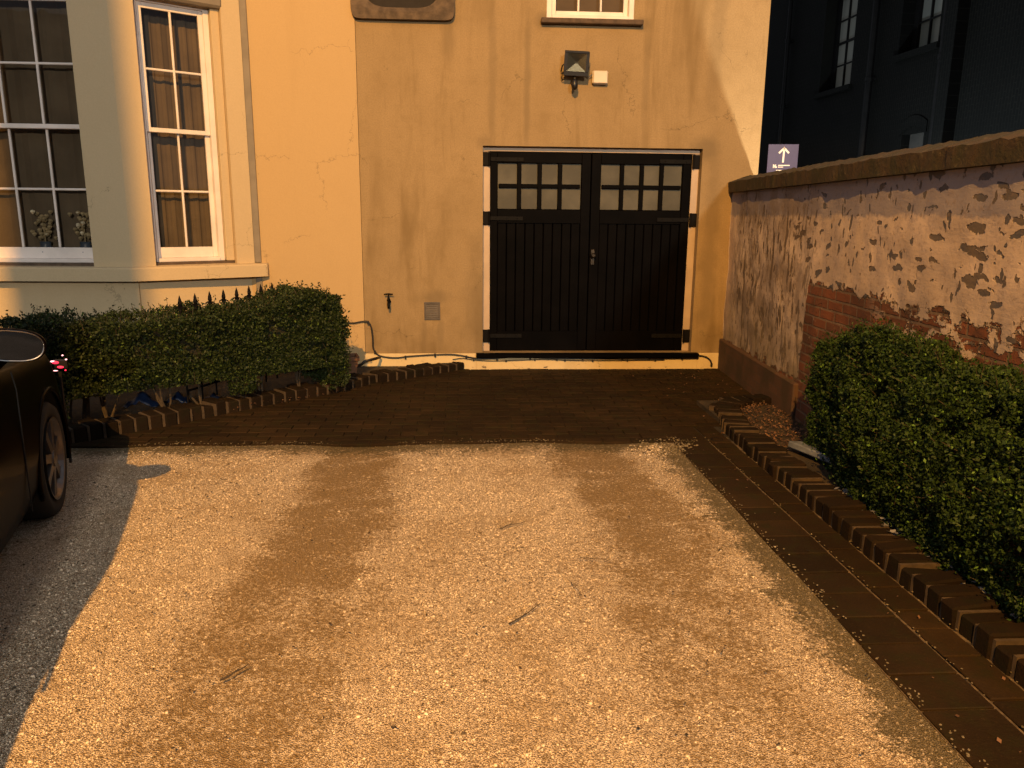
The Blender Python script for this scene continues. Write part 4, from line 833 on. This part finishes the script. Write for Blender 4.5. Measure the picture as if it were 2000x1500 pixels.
# cabin
cab = [(-3.25, .64, .93, .94), (-2.75, .72, .95, 1.27), (-2.2, .75, .96, 1.46), (-1.5, .75, .96, 1.50), (-1.05, .73, .96, 1.46), (-.5, .70, .95, 1.14), (-.15, .70, .90, .95)]
m_ = MB(); gs = MB(); ys2 = np.linspace(-3.25, -.15, 40); sec2 = []
for y in ys2: hw, z0, zt = lerp_tab(cab, y); sec2.append([(.80, z0-.03), (.80-(.80-hw)*.95, z0+(zt-z0)*.86), (hw*.90, zt-.02*min(1, (zt-z0)*3)), (hw*.45, zt+.012), (0, zt+.018)])
for s_ in (1, -1):
    vs = [(CX+s_*x, float(y), z) for y, sc in zip(ys2, sec2) for x, z in sc]
    roof = []; side_ = []
    for i in range(39):
        yc = (ys2[i]+ys2[i+1])/2
        for j in range(4):
            q = (i*5+j, (i+1)*5+j, (i+1)*5+j+1, i*5+j+1); q = q if s_ < 0 else q[::-1]
            glassy = (j == 0 and -2.95 < yc < -.5 and not -1.75 < yc < -1.6) or (j >= 2 and (yc > -1.0 or yc < -2.35))
            (side_ if glassy else roof).append(q)
    m_.add(vs, roof); gs.add(vs, side_)
m_.build('roof', 'car_paint', CR, smooth=True); gs.build('window_glass', 'car_glass', CR, smooth=True)
m_ = MB(); m_.box(CX-.7, CX+.7, -2.7, -.6, .3, .8); m_.box(CX+.15, CX+.6, -1.6, -1.5, .7, 1.2, ch=.05); m_.box(CX-.6, CX-.15, -1.6, -1.5, .7, 1.2, ch=.05); m_.build('cabin_interior', 'dark_inside', CR)
m_ = MB(); m_.tube([(CX+.815, y, .945) for y in np.linspace(-2.7, -.6, 12)], .008, 6); m_.build('window_trim', 'chrome', CR)
m_ = MB(); m_.box(CX+.872, CX+.892, -1.45, -1.28, .80, .825, ch=.008); m_.build('door_handle', 'car_paint', CR)
for yy in (-.62, -1.62): MB().tube([(CX+.872-.012*(z > .85), yy, z) for z in np.linspace(.24, .9, 9)], .003, 5).build('door_seam', 'tyre', CR)
# door mirror: shell, chrome edge and tilted glass
MC = Vector((.030, -.68, 1.028)); T = Matrix.Translation(MC) @ Matrix.Rotation(radians(12), 4, 'Z') @ Matrix.Rotation(radians(8), 4, 'Y')
def mshape(a, k_=1.0): 
    c, s = cos(a), sin(a); x = .118*math.copysign(abs(c)**.8, c); z = .070*math.copysign(abs(s)**.85, s)
    if x < 0: z *= 1+.12*(-x/.118)
    return x*k_, z*k_
m_ = MB(); vs = []; n_ = 36; rings = [(.96, -.030), (1.02, -.022), (1.03, .0), (.98, .035), (.82, .07), (.5, .095), (.1, .104)]
for k_, yy in rings: vs += [(mshape(2*pi*i/n_, k_)[0], yy, mshape(2*pi*i/n_, k_)[1]) for i in range(n_)]
fs = [(r_*n_+i, r_*n_+(i+1) % n_, (r_+1)*n_+(i+1) % n_, (r_+1)*n_+i) for r_ in range(6) for i in range(n_)]+[tuple(6*n_+i for i in range(n_))]
vs2 = [(mshape(2*pi*i/n_, .90)[0], -.020, mshape(2*pi*i/n_, .90)[1]) for i in range(n_)]; b0 = len(vs); vs += vs2; fs += [(b0+i, b0+(i+1) % n_, (i+1) % n_, i) for i in range(n_)]
m_.add(vs, fs, T); mo_ = m_.build('door_mirror', 'car_paint', CR, smooth=True)
m_ = MB(); m_.add([(mshape(2*pi*i/n_, .91)[0], -.022, mshape(2*pi*i/n_, .91)[1]) for i in range(n_)], [tuple(range(n_))], T @ Matrix.Rotation(radians(-3), 4, 'Z')); m_.build('glass', 'mirror_glass', mo_)
m_ = MB(); m_.tube([T @ Vector((mshape(2*pi*i/n_, .93)[0], -.027, mshape(2*pi*i/n_, .93)[1])) for i in range(n_+1)], .0035, 6); m_.build('rim', 'chrome', mo_)
m_ = MB(); m_.tube([(-.09, -.60, .93), (-.03, -.62, .975), (.05, -.64, 1.0)], [.04, .034, .03], 10); m_.build('mirror_arm', 'car_paint', mo_, smooth=True)
for s_ in (1, -1): MB().lathe([(.001, .03), (.07, .02), (.10, -.02), (.10, -.08)], (CX+s_*.50, .74, .62), 18, ax='y').build('headlight', 'car_glass', CR)
# red lights seen above the car's wing
RLt = thing('red_light_cluster', 'small cluster of red lights glowing by the hedge beside the car mirror', 'lights', tuple(gnd(112, 712, .62)))
for i, (px_, py_, w_, h_, mt) in enumerate(((103, 706, 10, 4, 'pink_bulb'), (108, 708, 14, 6, 'red_bulb'), (122, 694, 3, 3, 'pink_bulb'), (129, 702, 4, 3, 'pink_bulb'), (118, 717, 13, 5, 'red_bulb'), (108, 724, 10, 2, 'pink_bulb'), (99, 724, 3, 2, 'pink_bulb'), (128, 723, 3, 3, 'red_bulb'))):
    p = to_local(CAM+ray(px_, py_)*4.72); k_ = 4.72/1500; m_ = MB(); vs = []
    m_.lathe([(.001, -.008), (.7, -.005), (1, 0), (.7, .005), (.001, .008)], (0, 0, 0), 10, Matrix.Translation(p) @ Matrix.Diagonal((w_*k_/2, 1, h_*k_/2, 1)) @ Matrix.Identity(4), ax='y'); m_.build('red_lens', mt, RLt)
m_ = MB(); p = to_local(CAM+ray(112, 712)*4.78); m_.box(p.x-.03, p.x+.05, p.y+.01, p.y+.03, p.z-.035, p.z+.03, ch=.01); m_.tube([(p.x, p.y+.02, p.z-.05), (p.x, p.y+.02, .02)], .01, 6); m_.build('housing', 'black_plastic', RLt)

# ================================================================ BEYOND THE WALL
bt_ = Vector((.105, -1, 0)).normalized(); BF = (Vector((8.5, 20, 0)), atan2(bt_.y, bt_.x))
BD = thing('brick_building', 'dark blue grey brick building rising behind the right wall', 'building', (0, 0, 0), BF)
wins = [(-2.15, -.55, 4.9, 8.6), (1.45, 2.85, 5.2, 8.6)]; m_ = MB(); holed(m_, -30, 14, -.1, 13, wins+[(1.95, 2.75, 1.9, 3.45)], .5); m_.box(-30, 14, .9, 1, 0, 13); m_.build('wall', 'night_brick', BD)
def bwin(u0, u1, z0, z1, label, cols=3, lit='lit_blind'):
    f_ = MB(); y0 = .30; f_.box(u0, u0+.16, y0, y0+.1, z0, z1); f_.box(u1-.06, u1, y0, y0+.1, z0, z1); f_.box(u0+.16, u1-.06, y0+.002, y0+.1, z0, z0+.1); f_.box(u0+.16, u1-.06, y0+.002, y0+.1, z1-.08, z1)
    a, b_ = u0+.16, u1-.06
    for c_ in range(1, cols): x = a+(b_-a)*c_/cols; f_.box(x-.018, x+.018, y0+.02, y0+.07, z0+.1, z1-.08)
    rh = .56; z = z0+.1+rh; k_ = 1
    while z < z1-.2: hh = .03 if k_ == 2 else .016; f_.box(a, b_, y0+.024, y0+.066, z-hh, z+hh); z += rh; k_ += 1
    w_ = f_.build('window', 'black_iron', BD, label=label); g_ = MB(); g_.box(a, b_, y0+.075, y0+.08, z0+.1, z1-.08); g_.build('blind', lit, w_); s_ = MB(); s_.box(u0-.1, u1+.1, -.09, .3, z0-.13, z0, ch=.01); s_.build('sill', 'night_brick', w_)
bwin(*wins[0], 'tall sash window with pale blinds nearest the house'); bwin(*wins[1], 'tall sash window with pale blinds between the downpipes', 3)
m_ = MB(); m_.box(1.95, 2.75, .2, .25, 1.9, 3.45); m_.build('window', 'dark_inside', BD, label='small dark arched ground floor window'); 
m_ = MB(); vs = []; n_ = 16
for i in range(n_+1):
    x = 1.85+1.0*i/n_; zz = 3.42+.17*(1-((x-2.35)/.5)**2); vs += [(x, -.03, zz), (x, -.03, zz+.22), (x, .02, zz), (x, .02, zz+.22)]
m_.add(vs, [(4*i, 4*i+4, 4*i+5, 4*i+1) for i in range(n_)]+[(4*i+1, 4*i+5, 4*i+7, 4*i+3) for i in range(n_)]+[(4*i, 4*i+2, 4*i+6, 4*i+4) for i in range(n_)]); m_.build('arch', 'night_brick', BD)
for xx, r_, nm in ((.52, .075, 0), (3.25, .085, 1), (-4.1, .06, 2)):
    m_ = MB(); m_.tube([(xx, -.11, 0), (xx, -.11, 12.8)], r_, 10)
    for z in np.arange(1.2, 12, 1.8): m_.lathe([(r_+.02, 0), (r_+.02, .09)], (xx, -.11, float(z)), 10); m_.box(xx-.12, xx+.12, -.05, 0, float(z)+.01, float(z)+.07)
    m_.build('downpipe', 'black_iron', BD, smooth=False)
m_ = MB(); m_.box(3.4, 3.75, -.25, 0, -.1, 12.9); m_.build('pier', 'night_brick', BD)
# sign
SG = thing('direction_sign', 'purple sign with a white upward arrow standing behind the wall', 'sign', (0, 0, 0), (Vector((3.63, 10.8, 0)), radians(-6)))
m_ = MB(); m_.box(-.198, .198, 0, .006, 2.02, 2.566, ch=.002); m_.build('panel', 'sign_purple', SG)
m_ = MB(); m_.tube([(0, .04, -.05), (0, .04, 2.5)], .03, 12); m_.box(-.05, .05, .006, .04, 2.45, 2.49); m_.box(-.05, .05, .006, .04, 2.1, 2.14); m_.build('post', 'galvanised', SG)
def fl(pts, nm='arrow'): m_ = MB(); n_ = len(pts); m_.add([(x, -.003, z) for x, z in pts]+[(x, .0, z) for x, z in pts], [tuple(range(n_))[::-1]]+[(i, (i+1) % n_, n_+(i+1) % n_, n_+i) for i in range(n_)]); return m_
def zs(py_): return 2.566-(py_-22)*.00695*.98      # rows of the enlarged photo
cxs = 0.01; m_ = MB()
def bar(a, b_, w_):
    a, b_ = Vector((a[0], 0, a[1])), Vector((b_[0], 0, b_[1])); d = (b_-a).normalized(); n = Vector((-d.z, 0, d.x))*w_/2; a -= d*w_*.3; b_ += d*w_*.3
    vs = [a-n, b_-n, b_+n, a+n]; m_.add([(v.x, -.003, v.z) for v in vs]+[(v.x, -.0005, v.z) for v in vs], [(0, 1, 2, 3), (7, 6, 5, 4), (0, 4, 5, 1), (1, 5, 6, 2), (2, 6, 7, 3), (3, 7, 4, 0)])
bar((cxs, 2.515), (cxs-.004, 2.335), .024); bar((cxs+.003, 2.52), (-.050, 2.455), .024); bar((cxs-.003, 2.52), (.070, 2.455), .024); m_.build('arrow', 'sign_white', SG)
m_ = MB(); bar((-.115, 2.30), (-.115, 2.262), .012); bar((-.108, 2.298), (-.094, 2.264), .011); bar((-.086, 2.30), (-.086, 2.262), .012); bar((-.078, 2.268), (-.070, 2.268), .016)
x = -.048
for w_ in (.012, .016, .010, .014, .012, .016, .010, .014, .012): bar((x, 2.291), (x+w_-.006, 2.291), .014); x += w_+.004
x = -.048
for w_ in (.014, .012, .016, .010): bar((x, 2.269), (x+w_-.006, 2.269), .012); x += w_+.004
x = -.07
for w_ in (.016, .012, .018, .014, .016): bar((x, 2.222), (x+w_-.006, 2.222), .020); x += w_+.004
m_.build('lettering', 'sign_white', SG)

# ================================================================ LAMPS
def spot_lamp(name, P, target, power, col, half, radius, blend=.2):
    l = bpy.data.lights.new(name, 'SPOT'); l.energy = power; l.color = col; l.spot_size = 2*half; l.spot_blend = blend; l.shadow_soft_size = radius
    o = bpy.data.objects.new(name, l); COL.objects.link(o); o.location = P; o.rotation_euler = (Vector(target)-Vector(P)).to_track_quat('-Z', 'Y').to_euler(); return o
def street_lamp(label, P, base, bulb):
    fr = (Vector((base[0], base[1], 0)), 0.0); L = thing('street_lamp', label, 'street lamp', (0, 0, 0), fr); d = Vector((P.x-base[0], P.y-base[1], 0)); h = P.z+.12
    m_ = MB(); m_.tube([(0, 0, 0), (0, 0, 1.4), (0, 0, 1.45), (0, 0, h-.5), (d.x*.25, d.y*.25, h), (d.x*.8, d.y*.8, h+.1)], [.10, .09, .06, .05, .04, .035], 12); m_.build('pole', 'galvanised', L, smooth=True)
    m_ = MB(); m_.lathe([(.06, .16), (.16, .12), (.20, .06), (.20, .04)], (d.x, d.y, P.z), 18); m_.build('lantern', 'galvanised', L, smooth=True)
    m_ = MB(); m_.lathe([(.19, .045), (.14, .04), (.001, .035)], (d.x, d.y, P.z), 18); m_.build('lens', bulb, L)
street_lamp('tall street lamp giving orange light behind the viewer', LAMP, (-1.2, -9.0), 'sodium_bulb')
spot_lamp('sodium_light', LAMP-Vector((0, 0, .02)), (-1.0, 5.2, 1.0), P_SODIUM, SODIUM, radians(29), .055, .12)
street_lamp('street lamp giving warm white light across the road behind the viewer', WHITE, (WHITE.x+1.5, WHITE.y-.6), 'white_bulb')
spot_lamp('white_light', WHITE-Vector((0, 0, .02)), (-1.1, 7, 1.2), P_WHITE, (.97, .90, .78), radians(14), .6, .3)
# unseen pole, added only to shade the front of the bay
TPp = thing('added_shade_pole', 'tall wooden pole added behind the viewer to shade the bay front', 'added pole', (0, 0, 0), (Vector((POLE_X, POLE_Y, 0)), 0))
m_ = MB(); m_.tube([(0, 0, -.1), (0, 0, 8.6)], [.205, .195], 20); m_.build('pole', 'pole_wood', TPp, smooth=True); m_ = MB(); m_.box(-.7, .7, -.05, .05, 8.2, 8.32, ch=.01); m_.build('cross_arm', 'pole_wood', TPp)
# low lamps in the lane beyond the wall
def bollard(label, x, y, h, power, col, r):
    B_ = thing('bollard_light', label, 'bollard light', (0, 0, 0), (Vector((x, y, 0)), 0)); m_ = MB(); m_.lathe([(.07, -.05), (.06, .02), (.055, h-.12)], (0, 0, 0), 16); m_.build('post', 'black_iron', B_, smooth=True)
    m_ = MB(); m_.lathe([(.05, h-.12), (.05, h-.02)], (0, 0, 0), 16); m_.build('lens', 'white_bulb', B_)
    l = bpy.data.lights.new('bollard_lamp', 'POINT'); l.energy = power; l.color = col; l.shadow_soft_size = r; o = bpy.data.objects.new('bollard_lamp', l); COL.objects.link(o); o.location = (x, y, h+.08)
p = to_world((3.02, -1.6, 0)); bollard('low bollard light in the lane close behind the garage corner', p.x, p.y, .45, 520, (1, .85, .62), .06)
bollard('low bollard light in the lane before the brick building', 6.0, 15.5, .9, 1100, (.76, .93, 1.0), .1)
# terrace across the road, behind the viewer
TR = thing('terrace_house', 'dark terrace house across the road behind the viewer', 'house', (0, 0, 0), (Vector((0, -24, 0)), 0))
m_ = MB(); hs = [(x, x+1.2, z, z+1.7) for x in range(-18, 18, 4) for z in (1.0, 4.2)]; holed(m_, -22, 22, 0, 8, hs, .2, Matrix.Rotation(pi, 4, 'Z')); m_.box(-22, 22, -8, -.25, 0, 8); m_.build('wall', 'night_brick', TR)
m_ = MB(); m_.add([(-22.4, .3, 7.9), (22.4, .3, 7.9), (22.4, -4, 11), (-22.4, -4, 11), (-22.4, -8.3, 7.9), (22.4, -8.3, 7.9)], [(0, 1, 2, 3), (3, 2, 5, 4), (0, 3, 4), (1, 5, 2), (0, 4, 5, 1)]); m_.build('roof', 'dark_stone', TR)
